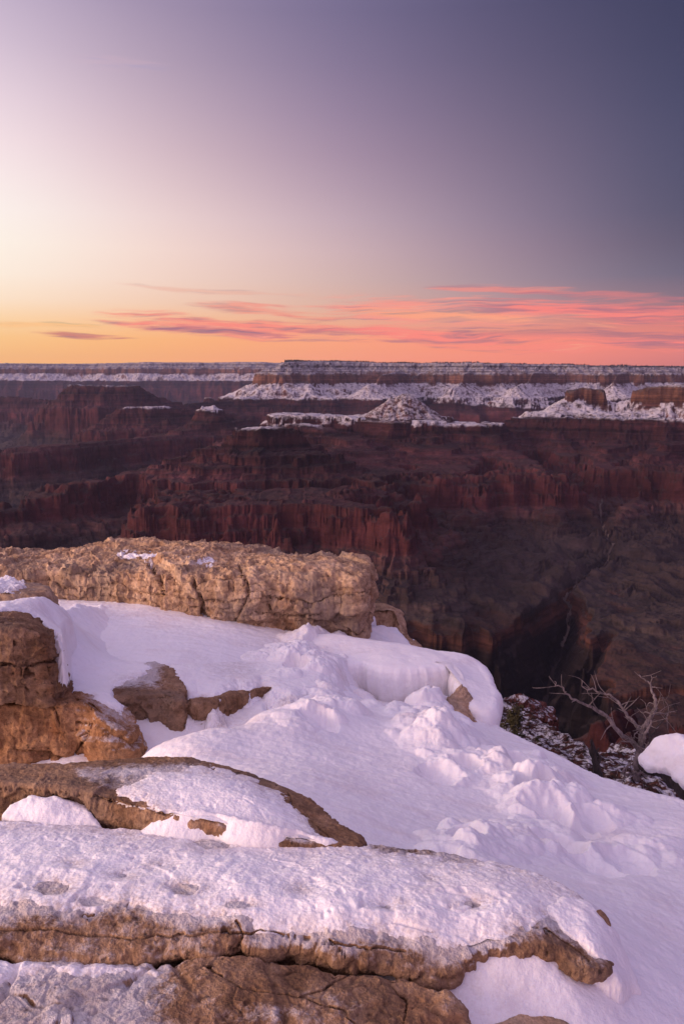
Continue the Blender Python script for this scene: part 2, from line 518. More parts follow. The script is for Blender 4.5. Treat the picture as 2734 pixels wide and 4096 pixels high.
# height of the strata profile against the horizontal run from the plateau edge
_prof = [(0, 300), (25, 262), (60, 250), (80, 215), (130, 196), (142, 165), (230, 128), (240, 110), (330, 60), (350, 38),
         (372, -60), (385, -100), (560, -200), (800, -335), (880, -352), (892, -398), (950, -418), (960, -455), (1030, -478), (1042, -520),
         (1110, -542), (1120, -572), (1230, -598), (1240, -642), (1262, -654), (1272, -702), (1296, -714), (1308, -764), (1406, -815), (1414, -835), (1546, -895), (1554, -912), (1726, -965), (2150, -985), (9000, -1010)]
_pd = np.array([a for a, _ in _prof], float)
_pz = np.array([b for _, b in _prof], float)
def prof(d): return np.interp(d, _pd, _pz)
def inv_prof(z): return np.interp(-np.asarray(z, float), -_pz, _pd)

# each landform: crest polylines (px, py, km), half width of its flat top (m), slope factor, strata offset; then its snow line
LAND = [
 ('far_plateau_rim', 'hazy far plateau rim banded with snow under the orange horizon', 'plateau rim', [
    ([(-420,363,28),(-60,363,27.5),(90,363.5,28.5),(150,362,27.8),(215,362.5,28.2),(262,362,27.6),(330,364,28.5)], 60, 1.0, 235)], -360),
 ('near_plateau_rim', 'snow-banded plateau rim with tan cliffs, right of centre on the horizon', 'plateau rim', [
    ([(284,362,14.0),(310,361.5,14.6),(350,362,15.2),(420,363,15.4),(480,363,14.9),(540,364,15.4),(600,366,15.2),(683,368,15.5),(860,370,15.2)], 30, 1.0, 0),
    ([(275,371,14.2),(258,378,13.8),(244,391,13.6)], 10, .7, 0),
    ([(400,370,14.8),(388,374,13.9),(378,378,13.6),(366,386,13.4)], 15, .7, 0),
    ([(545,367,14.9),(530,377,14.2),(515,386,13.7)], 8, .7, 0),
    ([(470,370,14.6),(462,379,14.0),(452,388,13.7)], 8, .7, 0),
    ([(625,372,14.6),(612,383,13.8)], 8, .7, 0),
    ([(285,362,14.0),(280,376,13.6),(268,390,13.3)], 8, .7, 0)], -362),
 ('snowy_mesa', 'distant flat mesa with thin snow on its top, left under the far rim', 'mesa', [
    ([(76,385.5,11.5),(104,385.5,11.5),(132,386,11.6)], 110, .8, 245),
    ([(132,388,11.6),(146,392,11.8),(165,398,12),(188,403,12.3)], 50, .8, 190),
    ([(188,404,12.3),(225,400,13),(262,397,13.4)], 50, .8, 50)], -362),
 ('shadowed_mesa', 'flat dark mesa at the left edge under the far rim', 'mesa', [
    ([(-140,396,14),(-20,396.5,14),(30,397,14),(49,400,14)], 60, .7, 20)], 900),
 ('low_mesa', 'low dark mesa between the snowy mesa and the pointed peak', 'mesa', [
    ([(122,409,9.4),(145,407,9.5),(168,407,9.6),(182,409,9.7)], 60, .8, 0),
    ([(122,409,9.4),(98,424,9.2),(78,438,9.0)], 15, .9, 0)], -358),
 ('pointed_butte', 'pointed dark butte tipped with snow, left of the central mesa', 'butte', [
    ([(203,406,8.6),(213,406,8.6)], 14, .5, 0),
    ([(208,412,8.6),(190,427,8.3),(172,434,8.0),(150,437,7.7),(120,440,7.4),(92,441,7.1),(55,445,6.8),(18,449,6.5),(-100,455,6.3)], 45, .85, 0),
    ([(213,409,8.6),(228,416,8.9),(250,422,9.2)], 40, .8, 0)], -358),
 ('central_mesa', 'broad red mesa with a snowy pyramid cap in the middle of the canyon', 'mesa', [
    ([(296,414,7.4),(340,416,7.35),(400,419,7.1),(440,421,7.0),(481,424,7.05)], 190, .8, 0),
    ([(392,397.5,7.2),(398,395,7.2),(405,394.5,7.2),(413,397.5,7.2)], 8, .72, -40, 2000),
    ([(396,404,7.2),(376,412,7.22),(345,416,7.3)], 12, .8, 0),
    ([(412,404,7.2),(427,412,7.2),(452,418,7.15)], 10, .8, 0),
    ([(300,424,6.9),(345,436,6.4),(370,452,5.8),(385,470,5.15)], 60, 1.3, 0),
    ([(430,436,6.5),(436,452,5.9),(440,470,5.2)], 90, 1.2, 0),
    ([(400,480,4.98),(432,482,4.85),(463,481,4.9)], 60, 1.0, 0),
    ([(483,428,6.9),(505,448,6.3),(522,460,5.8),(530,472,5.3)], 60, 1.2, 0),
    ([(492,478,5.1),(520,477,5.0),(548,478,5.0)], 70, 1.0, 0)], -412),
 ('red_butte', 'round-topped red butte with a snow dusted crown, centre left', 'butte', [
    ([(240,430,5.5),(262,428,5.5),(288,430,5.55)], 70, .75, 0),
    ([(288,433,5.55),(310,446,5.6),(335,460,5.5)], 40, 1.0, 0),
    ([(238,434,5.5),(212,447,5.45),(186,454,5.4),(160,463,5.3)], 50, 1.0, 0),
    ([(160,466,5.3),(118,479,4.95),(86,482,4.65),(58,487,4.5),(16,507,4.3),(-60,520,4.1)], 45, 1.0, 0),
    ([(240,450,5.1),(300,452,5.1)], 60, 1.3, 0),
    ([(330,470,5.0),(360,478,4.8),(385,488,4.6)], 40, 1.0, 0)], -348),
 ('redwall_promontory', 'red cliffed promontory with a small pyramid, nearest below the central mesa', 'promontory', [
    ([(154,508,3.82),(205,505,3.8),(262,502,3.85),(320,500,3.85),(352,503,3.8),(376,509,3.72),(392,516,3.66)], 45, .9, 0),
    ([(190,497,4.1),(260,494,4.15),(330,492,4.15)], 160, .9, 0),
    ([(352,484,4.15),(357,483,4.15)], 6, .9, 0),
    ([(345,489,4.15),(318,492,4.2),(280,490,4.3)], 40, .9, 0),
    ([(357,490,4.2),(388,499,4.2),(418,501,4.15)], 40, .9, 0)], 900),
 ('orange_cliff_mesa', 'mesa with orange cliffs over a wide snowy slope at the right edge', 'mesa', [
    ([(527,418,7.45),(560,417,7.3),(620,418,7.1),(690,419,6.95),(800,420,6.9)], 110, .8, 0),
    ([(570,391,7.8),(583,388,7.8),(598,390,7.85)], 24, .8, -140),
    ([(598,398,7.85),(616,403,7.8),(636,400,7.75)], 10, .9, 0),
    ([(638,391,7.75),(655,387,7.65),(700,385,7.55),(800,384,7.5)], 40, .9, -135),
    ([(570,395,7.8),(548,409,7.6),(530,417,7.5)], 10, .9, 0),
    ([(760,436,6.3),(684,440,6.0),(664,446,5.8),(648,458,5.55)], 40, .9, 0),
    ([(598,468,5.35),(640,466,5.3),(700,466,5.2),(800,466,5.2)], 70, 1.0, 0),
    ([(612,438,6.5),(606,452,6.0),(600,466,5.45)], 40, 1.2, 0),
    ([(556,432,7.0),(566,446,6.6),(572,462,6.1)], 40, 1.2, 0),
    ([(520,430,7.2),(505,440,7.2)], 25, 1.0, 0)], -364),
 ('talus_spurs', 'low grey-brown spurs running down onto the canyon floor towards the gorge', 'spurs', [
    ([(398,512,4.1),(440,546,3.9),(468,580,3.66)], 8, 1.0, 0),
    ([(466,508,4.6),(508,542,4.3),(542,568,3.98)], 8, 1.0, 0),
    ([(550,506,4.75),(572,532,4.55),(584,552,4.4)], 8, 1.0, 0),
    ([(720,510,4.8),(650,538,4.4),(618,560,4.2)], 8, 1.0, 0),
    ([(740,550,4.0),(670,572,3.85),(632,588,3.72)], 8, 1.0, 0),
    ([(640,492,5.1),(622,512,4.8),(612,528,4.6)], 8, 1.0, 0)], 900),
 ('canyon_spur', 'bare brown spur dropping into the canyon behind the dead shrub', 'ridge', [
    ([(480,716,1.95),(546,717,1.9),(580,724,1.8),(614,735,1.7),(700,770,1.5)], 40, 1.0, 0)], 900),
]
def plan(px, t): return tuple(P3(px, 640, t * 1000.0)[:2])
river = [plan(*a) for a in [(-60,2.72),(60,2.7),(250,2.75),(400,2.72),(462,2.66),(496,2.50),(506,2.2),(500,1.8),(490,1.3)]]
creek = [tuple(P3(a, b, c * 1000)[:2]) for a, b, c in
         [(506,720,2.55),(525,690,2.8),(545,650,3.05),(562,622,3.4),(570,612,3.6),(564,606,3.7),(572,599,3.8),(584,589,3.95),(595,580,4.1),(606,567,4.3),(610,557,4.46),(603,547,4.65),(598,536,4.9),(600,524,5.2),(608,505,5.7),(604,470,7.2)]]
gully = [[plan(*a) for a in g] for g in
         [[(475,2.66),(480,2.95),(470,3.12)], [(520,2.5),(560,2.72),(592,2.92),(608,3.1)], [(420,2.72),(425,2.98),(412,3.12)], [(330,2.75),(340,3.05),(330,3.2)], [(506,2.2),(560,2.3),(610,2.42),(680,2.5)]]]

NA, NR = 1400, 1250
azs = np.linspace(R(-31), R(31), NA)
rad = np.concatenate([np.exp(np.linspace(math.log(1150), math.log(17500), NR - 230)), np.linspace(17550, 31000, 230)])
AZ, RD = np.meshgrid(azs, rad)
gx, gy = RD * np.sin(AZ), RD * np.cos(AZ)
# plan-view warp of the contour lines: promontories, alcoves, gullies, flutes
n_big = fbm2(gx, gy, 1500, 3, .5, 3)
n_mid = .62 * fbm2(gx, gy, 560, 2, .5, 21, ridged=True) + .55 * fbm2(gx, gy, 190, 4, .6, 23)
n_fin = fbm2(gx, gy, 130, 3, .55, 41, ridged=True)
n_sp = fbm2(gx, gy, 1250, 3, .55, 111, ridged=True)
warp_d = 90 * n_big - 170 * (n_mid - .2) - 9 * n_fin - 26 * fbm2(gx, gy, 105, 3, .65, 45)
Wd = np.full(gx.shape, 1e9)
OFF = np.zeros(gx.shape)
OWN = np.zeros(gx.shape, np.int32)
ZT = np.full(gx.shape, -5000.0)
SNZ = np.full(gx.shape, 900.0)
SC = np.zeros(gx.shape)
WB = np.zeros(gx.shape)
rid = 0
BEY = np.zeros(gx.shape)
for li_, (nm, lab, cat, ridges, snz) in enumerate(LAND):
    for pts, r0, sf, off, *own_snow in ridges:
        rid += 1
        q = np.array([P3(a, b, c * 1000.0) for a, b, c in pts])
        D0 = inv_prof(np.minimum(q[:, 2] - off, 299.5))
        lift = np.maximum(q[:, 2] - off - 299.5, 0)
        tall = li_ < 2
        d, par = seg_dist(gx, gy, [(a[0], a[1]) for a in q])
        if tall and pts[0][0] in (-420, 284):
            # everything beyond the rim is plateau
            rimy = np.interp(AZ, np.arctan2(q[:, 0], q[:, 1]), np.hypot(q[:, 0], q[:, 1]))
            az0, az1 = math.atan2(q[0, 0], q[0, 1]), math.atan2(q[-1, 0], q[-1, 1])
            inside = (RD > rimy) & (AZ > az0) & (AZ < az1)
            BEY = np.where(inside, np.maximum(RD - rimy - 250, 0), BEY)
            d = np.where(inside, 0, d)
        cum = np.concatenate([[0], np.cumsum(np.hypot(*np.diff(q[:, :2], axis=0).T))])
        sc = np.interp(par, np.arange(len(q)), cum)
        for e_, pe in ((0, par <= 1e-6), (-1, par >= len(q) - 1 - 1e-6)):
            sc = np.where(pe, sc + 240 * np.arctan2(gy - q[e_, 1], gx - q[e_, 0]), sc)
        dd = np.maximum(d - r0, 0)
        grow = sstep(dd, 0, 160)
        wd = np.interp(par, np.arange(len(q)), D0) + np.maximum(dd / sf * (1 - .42 * n_sp * sstep(dd, 0, 500)) + warp_d * (.6 + .4 * grow) * (.28 if r0 <= 15 else 1.0) * sstep(d, 0, r0 + 40), 0)
        zp_ = prof(wd)
        o_eff = off * sstep(zp_, -900, -420)
        z = zp_ + o_eff + np.interp(par, np.arange(len(q)), lift) * sstep(zp_, 0, 290)
        mm = z > ZT
        ZT = np.where(mm, z, ZT)
        OWN = np.where(mm, li_, OWN)
        OFF = np.where(mm, o_eff, OFF)
        SNZ = np.where(mm, own_snow[0] if own_snow else snz, SNZ)
        SC = np.where(mm, sc + rid * 7919.0, SC)
        WB = np.where(mm, wd, WB)
strat = ZT - OFF
# the near rim keeps snow on its lower ledges towards the right; the forested plateau climbs behind it
PXA = W / 2 + FPX * np.tan(AZ)
SNZ = np.where((OWN == 1), np.interp(PXA, [400, 450, 520], [-362, -440, -520]), SNZ)
ZT = ZT + np.where(OWN == 1, np.interp(PXA, [420, 560, 683], [0.0, .012, .035]) * np.minimum(BEY, 2500), 0)
flat = strat < -890
OWN = np.where(strat < -925, len(LAND), OWN)
# every bed of the cliffs weathers back differently, so the walls break into ledges and blocks
pz = np.clip(strat, -800, -560) / 30.0
pert = 20 * perlin3(gx / 95, gy / 95, pz, 171) + 13 * perlin3(gx / 38, gy / 38, pz * 1.4, 172)
rw = sstep(strat, -790, -755) * sstep(strat, -585, -605)
ZT = np.where(rw > 0, prof(WB + pert * rw) + OFF, ZT)
strat = ZT - OFF
# ravines running straight down the slopes, one set per ridge
sw = SC + 35 * fbm2(gx, gy, 300, 3, .5, 131)
rav = fbm2(sw, WB * .22, 210, 4, .58, 133, ridged=True)
rav2 = fbm2(sw, WB * .30, 75, 3, .55, 137, ridged=True)
m_rav = np.interp(strat, [-1010, -985, -940, -790, -764, -600, -590, -380, -345, -300, -130, -100, 50, 120, 250, 298], [0, .5, 1, .9, .3, .3, .32, .32, .15, .6, .6, .2, .2, .5, .4, 0])
ZT = ZT - m_rav * (46 * sstep(rav, .15, .95) + 16 * sstep(rav2, .1, .9)) + m_rav * 16
strat = ZT - OFF
# thin ledges stepping down the shaly beds
def ledges(z):
    zz = z + 9 * np.sin(z / 47.0) + 6 * np.sin(z / 19.0 + 1.3)
    ph = zz / 31.0
    fr = ph - np.floor(ph)
    return 31.0 * (np.floor(ph) + sstep(fr, .08, .46)) - 31.0 * .62 - (zz - z) + 6.0
wl = np.clip(np.interp(strat, [-965, -940, -780, -764, -610, -596, -365, -350, 60, 110, 240, 290], [0, .9, .9, 0, 0, 1, 1, 0, 0, .8, .8, 0]), 0, 1) * (.6 + .4 * sstep(n_big, -.3, .3))
ZT = ZT + wl * (ledges(strat) - strat)
# gullied slopes
ZT += (14 * fbm2(gx, gy, 260, 4, .55, 61, ridged=True) + 7 * fbm2(gx, gy, 70, 3, .5, 71)) * sstep(strat, 296, 240)
ZT += (14 * fbm2(gx, gy, 420, 3, .5, 73) + 55 * fbm2(gx, gy, 3600, 3, .5, 75)) * sstep(strat, 200, 300)
dr, _ = seg_dist(gx, gy, river)
ZT += (85 * fbm2(gx, gy, 800, 5, .55, 81, ridged=True) - 20) * sstep(strat, -860, -960) * (.25 + .75 * sstep(dr, 350, 1100))
# the river's inner gorge and its side canyons
for line, deep, wid in [(river, 1.0, 1.0), (creek, .62, .42)] + [(g, .8, .42) for g in gully]:
    d, par = seg_dist(gx, gy, line)
    if line is creek:
        fade = np.interp(par, [0, 2, 4, 8, len(line) - 1], [1.5, 1.1, .42, .14, .05])
    elif deep < 1:
        fade = np.interp(par, [0, len(line) - 1], [1.0, .12])
    else:
        fade = 1.0
    dn = d * (1 + .35 * fbm2(gx, gy, 260, 4, .55, 91, ridged=True)) / (wid * np.clip(fade, .22, 1.2)) + 40 * fbm2(gx, gy, 150, 3, .5, 95)
    cut = np.interp(dn, [0, 15, 60, 330, 390, 402, 412, 520, 700], [-430, -430, -400, -150, -125, -34, -16, -6, 0]) * deep * fade
    ridge_n = 40 * fbm2(gx, gy, 220, 4, .55, 96, ridged=True) * np.clip(-cut / 300, 0, 1)
    ZT = ZT + (cut + ridge_n) * sstep(ZT, -700, -900)
# strata attribute follows the true height in the gorge
strat = np.where(ZT - OFF < -930, ZT - OFF - 40 * (dr < 700), strat * .5 + (ZT - OFF) * .5)
V = np.stack([gx, gy, ZT], -1).reshape(-1, 3)
def ground_z(x, y):
    a = (np.arctan2(x, y) - azs[0]) / (azs[1] - azs[0])
    r = np.interp(np.hypot(x, y), rad, np.arange(NR))
    return ZT[np.clip(np.round(r).astype(int), 0, NR - 1), np.clip(np.round(a).astype(int), 0, NA - 1)]
Q = grid_quads(NR, NA)
own_f = OWN.reshape(-1)[Q].min(1)
CANYON = strata_mat('canyon_strata')
names = LAND + [('canyon_floor', 'dim grey-brown canyon floor cut by a dark inner gorge', 'canyon floor', None)]
sflat = strat.reshape(-1)
snf = SNZ.reshape(-1)
for k, nl in enumerate(names):
    nm, lab, cat = nl[:3]
    f = Q[own_f == k]
    if not len(f): continue
    u, inv = np.unique(f, return_inverse=True)
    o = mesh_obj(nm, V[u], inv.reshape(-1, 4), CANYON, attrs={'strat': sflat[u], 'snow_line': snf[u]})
    tag(o, lab, cat, kind='structure')

# pale dry creek bed winding down to the gorge
cp = np.array(creek[3:14])
tt = np.linspace(0, len(cp) - 1, 260)
cx_, cy_ = np.interp(tt, np.arange(len(cp)), cp[:, 0]), np.interp(tt, np.arange(len(cp)), cp[:, 1])
cx_ = cx_ + 34 * fbm2(tt, tt * 0, .55, 3, .55, 141)
cy_ = cy_ + 34 * fbm2(tt + 50, tt * 0, .55, 3, .55, 142)
wdt = 5 + 4 * fbm2(tt, tt * 0 + 3, .4, 2, .5, 143)
nx_, ny_ = -np.gradient(cy_), np.gradient(cx_)
ln_ = np.hypot(nx_, ny_) + 1e-9
rows_ = []
for k_ in (-1, 0, 1):
    xx, yy = cx_ + k_ * wdt * nx_ / ln_, cy_ + k_ * wdt * ny_ / ln_
    rows_.append(np.stack([xx, yy, ground_z(xx, yy) + 4.0], 1))
CREEKM = bpy.data.materials.new('pale_gravel')
CREEKM.use_nodes = True
_t = NT(CREEKM.node_tree)
_c = _t.ramp(_t.noise(_t.n('ShaderNodeNewGeometry').outputs['Position'], 1 / 60.0, 4, .6), [(.36, (.030, .02, .019, 1)), (.58, (.085, .058, .052, 1))])
_b = _t.n('ShaderNodeBsdfPrincipled'); _t.link(_c, _b.inputs['Base Color']); _b.inputs['Roughness'].default_value = .95
_o = _t.n('ShaderNodeOutputMaterial'); _t.link(_b.outputs[0], _o.inputs[0])
tag(mesh_obj('creek_bed', np.concatenate(rows_), grid_quads(3, 260), CREEKM), 'thin pale creek bed winding across the canyon floor', 'creek bed', kind='structure')

# conifers along the edge of the near plateau
qq = np.array([P3(a, b, c * 1000.0) for a, b, c in LAND[1][3][0][0]])
nt = 5200
rg = np.random.default_rng(151)
tp = rg.random(nt) ** .8 * (len(qq) - 1.001)
bx = np.interp(tp, np.arange(len(qq)), qq[:, 0])
by_ = np.interp(tp, np.arange(len(qq)), qq[:, 1])
sc_ = 1 + (rg.random(nt) ** 1.5 * 900 + 15) / np.hypot(bx, by_)
bx, by_ = bx * sc_, by_ * sc_
bz = ground_z(bx, by_)
ht = rg.uniform(14, 34, nt) * (.6 + .7 * sstep(fbm2(bx, by_, 700, 3, .5, 152), -.2, .3))
wd_ = ht * rg.uniform(.22, .34, nt)
an = np.linspace(0, 2 * math.pi, 5, endpoint=False)
vv = np.concatenate([np.stack([bx, by_, bz + ht], 1)[:, None], np.stack([bx[:, None] + wd_[:, None] * np.cos(an), by_[:, None] + wd_[:, None] * np.sin(an), np.repeat(bz[:, None] - 4, 5, 1)], -1)], 1)
tri = np.array([(0, 1 + k_, 1 + (k_ + 1) % 5) for k_ in range(5)])
tri = (tri[None] + 6 * np.arange(nt)[:, None, None]).reshape(-1, 3)
FOREST = bpy.data.materials.new('dark_conifers')
FOREST.use_nodes = True
_p = FOREST.node_tree.nodes['Principled BSDF']
_p.inputs['Base Color'].default_value = (.012, .016, .015, 1)
_p.inputs['Roughness'].default_value = .95
tag(mesh_obj('rim_forest', vv.reshape(-1, 3), np.zeros((0, 4), int), FOREST, smooth=False, tris=tri), 'dark conifer forest along the edge of the near plateau', 'forest', kind='stuff')
# ------------------------------------------------------------------ evening haze in the canyon air
def haze_box():
    m = bpy.data.materials.new('haze_air')
    m.use_nodes = True
    t = NT(m.node_tree)
    v = t.n('ShaderNodeVolumePrincipled')
    v.inputs['Color'].default_value = (.62, .64, .98, 1)
    v.inputs['Density'].default_value = 0.62e-5
    v.inputs['Anisotropy'].default_value = .2
    o = t.n('ShaderNodeOutputMaterial')
    t.link(v.outputs[0], o.inputs['Volume'])
    x, y0, y1, z0, z1 = 21000, -200, 34000, -1800, 900
    vs = [(-x, y0, z0), (x, y0, z0), (x, y1, z0), (-x, y1, z0), (-x, y0, z1), (x, y0, z1), (x, y1, z1), (-x, y1, z1)]
    qs = [(3, 2, 1, 0), (4, 5, 6, 7), (0, 1, 5, 4), (1, 2, 6, 5), (2, 3, 7, 6), (3, 0, 4, 7)]
    ob = mesh_obj('haze', vs, qs, m, smooth=False)
    tag(ob, 'thin violet evening haze filling the canyon', 'haze', kind='stuff')
# ------------------------------------------------------------------ foreground materials
def rock_mat(name, tint=(1, 1, 1), bumps=1.0, fscale=1.0):
    m = bpy.data.materials.new(name)
    m.use_nodes = True
    t = NT(m.node_tree)
    geo = t.n('ShaderNodeNewGeometry')
    pos = t.vscale(geo.outputs['Position'], (fscale,) * 3)
    big = t.noise(pos, 1.7, 4, .6)
    mid = t.noise(pos, 7.0, 5, .65)
    fin = t.noise(pos, 34.0, 5, .7)
    grit = t.noise(pos, 150.0, 3, .7)
    bed = t.noise(t.vscale(pos, (1.6, 1.6, 22.0)), 1.0, 4, .65)
    def tc(c): return (c[0] * tint[0], c[1] * tint[1], c[2] * tint[2], 1)
    base = t.ramp(t.math('ADD', t.math('MULTIPLY', mid, .6), t.math('MULTIPLY', big, .4)), [
        (.28, tc((.16, .090, .058))), (.42, tc((.31, .186, .112))), (.52, tc((.50, .325, .207))), (.62, tc((.61, .425, .285))), (.75, tc((.41, .245, .14)))])
    orange = t.smooth(t.noise(pos, 3.1, 4, .65), .55, .70)
    base = t.mixc(t.math('MULTIPLY', orange, .42), base, tc((.34, .15, .06)))
    k = t.math('MULTIPLY', t.lmap(fin, .3, .7, .70, 1.28), t.lmap(bed, .3, .7, .82, 1.16))
    k = t.math('MULTIPLY', k, t.lmap(grit, .3, .7, .78, 1.2))
    base = t.mixc(1.0, base, t.comb(k, k, k), 'MULTIPLY')
    grey = t.smooth(t.noise(pos, 1.3, 5, .62), .50, .64)
    base = t.mixc(t.math('MULTIPLY', grey, .55), base, tc((.27, .215, .18)))
    streak = t.smooth(t.noise(t.vscale(pos, (5.0, 5.0, .9)), 1.0, 4, .65), .56, .70)
    base = t.mixc(t.math('MULTIPLY', streak, .45), base, tc((.13, .075, .045)))
    # dark lichen speckles and varnish
    lich = t.math('MULTIPLY', t.smooth(t.noise(pos, 46.0, 3, .6), .58, .68), t.smooth(t.noise(pos, 4.0, 3, .6), .44, .60))
    base = t.mixc(t.math('MULTIPLY', lich, .75), base, tc((.05, .038, .032)))
    # frost and wind-blown crumbs of snow caught in the roughness
    fr = t.n('ShaderNodeAttribute', attribute_name='frost').outputs['Fac']
    fn = t.math('ADD', t.math('MULTIPLY', mid, .45), t.math('ADD', t.math('MULTIPLY', fin, .35), t.math('MULTIPLY', grit, .20)))
    fm = t.smooth(t.math('SUBTRACT', t.math('ADD', fr, t.math('MULTIPLY', t.math('SUBTRACT', fn, .5), 2.6)), .5), -.22, .30)
    fm = t.math('MULTIPLY', fm, t.smooth(fr, .02, .2))
    fcol = t.mixc(t.smooth(t.noise(pos, 9.0, 4, .6), .35, .65), (.56, .49, .48, 1), (.70, .66, .68, 1))
    colr = t.mixc(t.math('MULTIPLY', fm, .92), base, fcol)
    bs = t.n('ShaderNodeBsdfPrincipled')
    t.link(colr, bs.inputs['Base Color'])
    bs.inputs['Roughness'].default_value = .9
    bs.inputs['Specular IOR Level'].default_value = .18
    vor = t.n('ShaderNodeTexVoronoi', feature='SMOOTH_F1')
    t.link(pos, vor.inputs['Vector'])
    vor.inputs['Scale'].default_value = 28.0
    pit = t.smooth(vor.outputs['Distance'], .05, .42)
    hgt = t.math('ADD', t.math('MULTIPLY', mid, 1.5), t.math('ADD', t.math('MULTIPLY', fin, .8), t.math('ADD', t.math('MULTIPLY', grit, .25), t.math('MULTIPLY', pit, .30))))
    hgt = t.math('ADD', hgt, t.math('MULTIPLY', bed, .35))
    b = t.n('ShaderNodeBump')
    b.inputs['Strength'].default_value = .75
    b.inputs['Distance'].default_value = .030 * bumps / fscale
    t.link(hgt, b.inputs['Height'])
    t.link(b.outputs[0], bs.inputs['Normal'])
    o = t.n('ShaderNodeOutputMaterial')
    t.link(bs.outputs[0], o.inputs[0])
    return m

def snow_mat(name, dirt=.35):
    m = bpy.data.materials.new(name)
    m.use_nodes = True
    t = NT(m.node_tree)
    geo = t.n('ShaderNodeNewGeometry')
    pos = geo.outputs['Position']
    a = t.noise(t.vscale(pos, (1.0, 1.8, 1.8)), 2.2, 4, .6)
    g = t.noise(pos, 22.0, 4, .6)
    f = t.noise(pos, 120.0, 3, .65)
    col = t.mixc(t.math('MULTIPLY', t.smooth(a, .50, .72), dirt), (.87, .84, .86, 1), (.72, .61, .59, 1))
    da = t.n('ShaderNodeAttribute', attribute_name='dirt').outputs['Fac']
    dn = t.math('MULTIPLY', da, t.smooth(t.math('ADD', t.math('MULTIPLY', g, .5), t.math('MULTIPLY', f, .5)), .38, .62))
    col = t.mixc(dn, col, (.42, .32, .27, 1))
    spk = t.smooth(t.noise(pos, 60.0, 2, .5), .765, .80)
    col = t.mixc(t.math('MULTIPLY', spk, .5), col, (.25, .15, .10, 1))
    bs = t.n('ShaderNodeBsdfPrincipled')
    t.link(col, bs.inputs['Base Color'])
    bs.inputs['Roughness'].default_value = .62
    bs.inputs['Specular IOR Level'].default_value = .25
    bs.inputs['Subsurface Weight'].default_value = .25
    bs.inputs['Subsurface Radius'].default_value = (.02, .024, .03)
    bs.inputs['Subsurface Scale'].default_value = .6
    hgt = t.math('ADD', t.math('MULTIPLY', g, 1.0), t.math('MULTIPLY', f, .55))
    hgt = t.math('ADD', hgt, t.math('MULTIPLY', t.noise(t.vscale(pos, (1, 2.4, 1)), 8.0, 3, .6), 1.3))
    b = t.n('ShaderNodeBump')
    b.inputs['Strength'].default_value = .42
    b.inputs['Distance'].default_value = .014
    t.link(hgt, b.inputs['Height'])
    t.link(b.outputs[0], bs.inputs['Normal'])
    o = t.n('ShaderNodeOutputMaterial')
    t.link(bs.outputs[0], o.inputs[0])
    return m

ROCK = rock_mat('tan_limestone')
ROCK_DARK = rock_mat('brown_limestone', (.68, .62, .58), 1.3)
ROCK_ORANGE = rock_mat('orange_limestone', (.80, .64, .50))
SNOW = snow_mat('old_snow')

# ------------------------------------------------------------------ foreground builders
def catmull(p, n, soft=.55):
    """closed smooth curve through points, resampled to n even steps"""
    p = np.asarray(p, float)
    m = len(p)
    out = []
    for i in range(m):
        a, b, c, d = p[i - 1], p[i], p[(i + 1) % m], p[(i + 2) % m]
        s = np.linspace(0, 1, 40, endpoint=False)[:, None]
        out.append(soft * .5 * (2 * b + (c - a) * s + (2 * a - 5 * b + 4 * c - d) * s ** 2 + (3 * b - a - 3 * c + d) * s ** 3) + (1 - soft) * (b + (c - b) * s))
    q = np.concatenate(out)
    q = np.concatenate([q, q[:1]])
    L = np.concatenate([[0], np.cumsum(np.linalg.norm(np.diff(q[:, :2], axis=0), axis=1))])
    s = np.linspace(0, L[-1], n, endpoint=False)
    return np.stack([np.interp(s, L, q[:, k]) for k in range(q.shape[1])], 1)

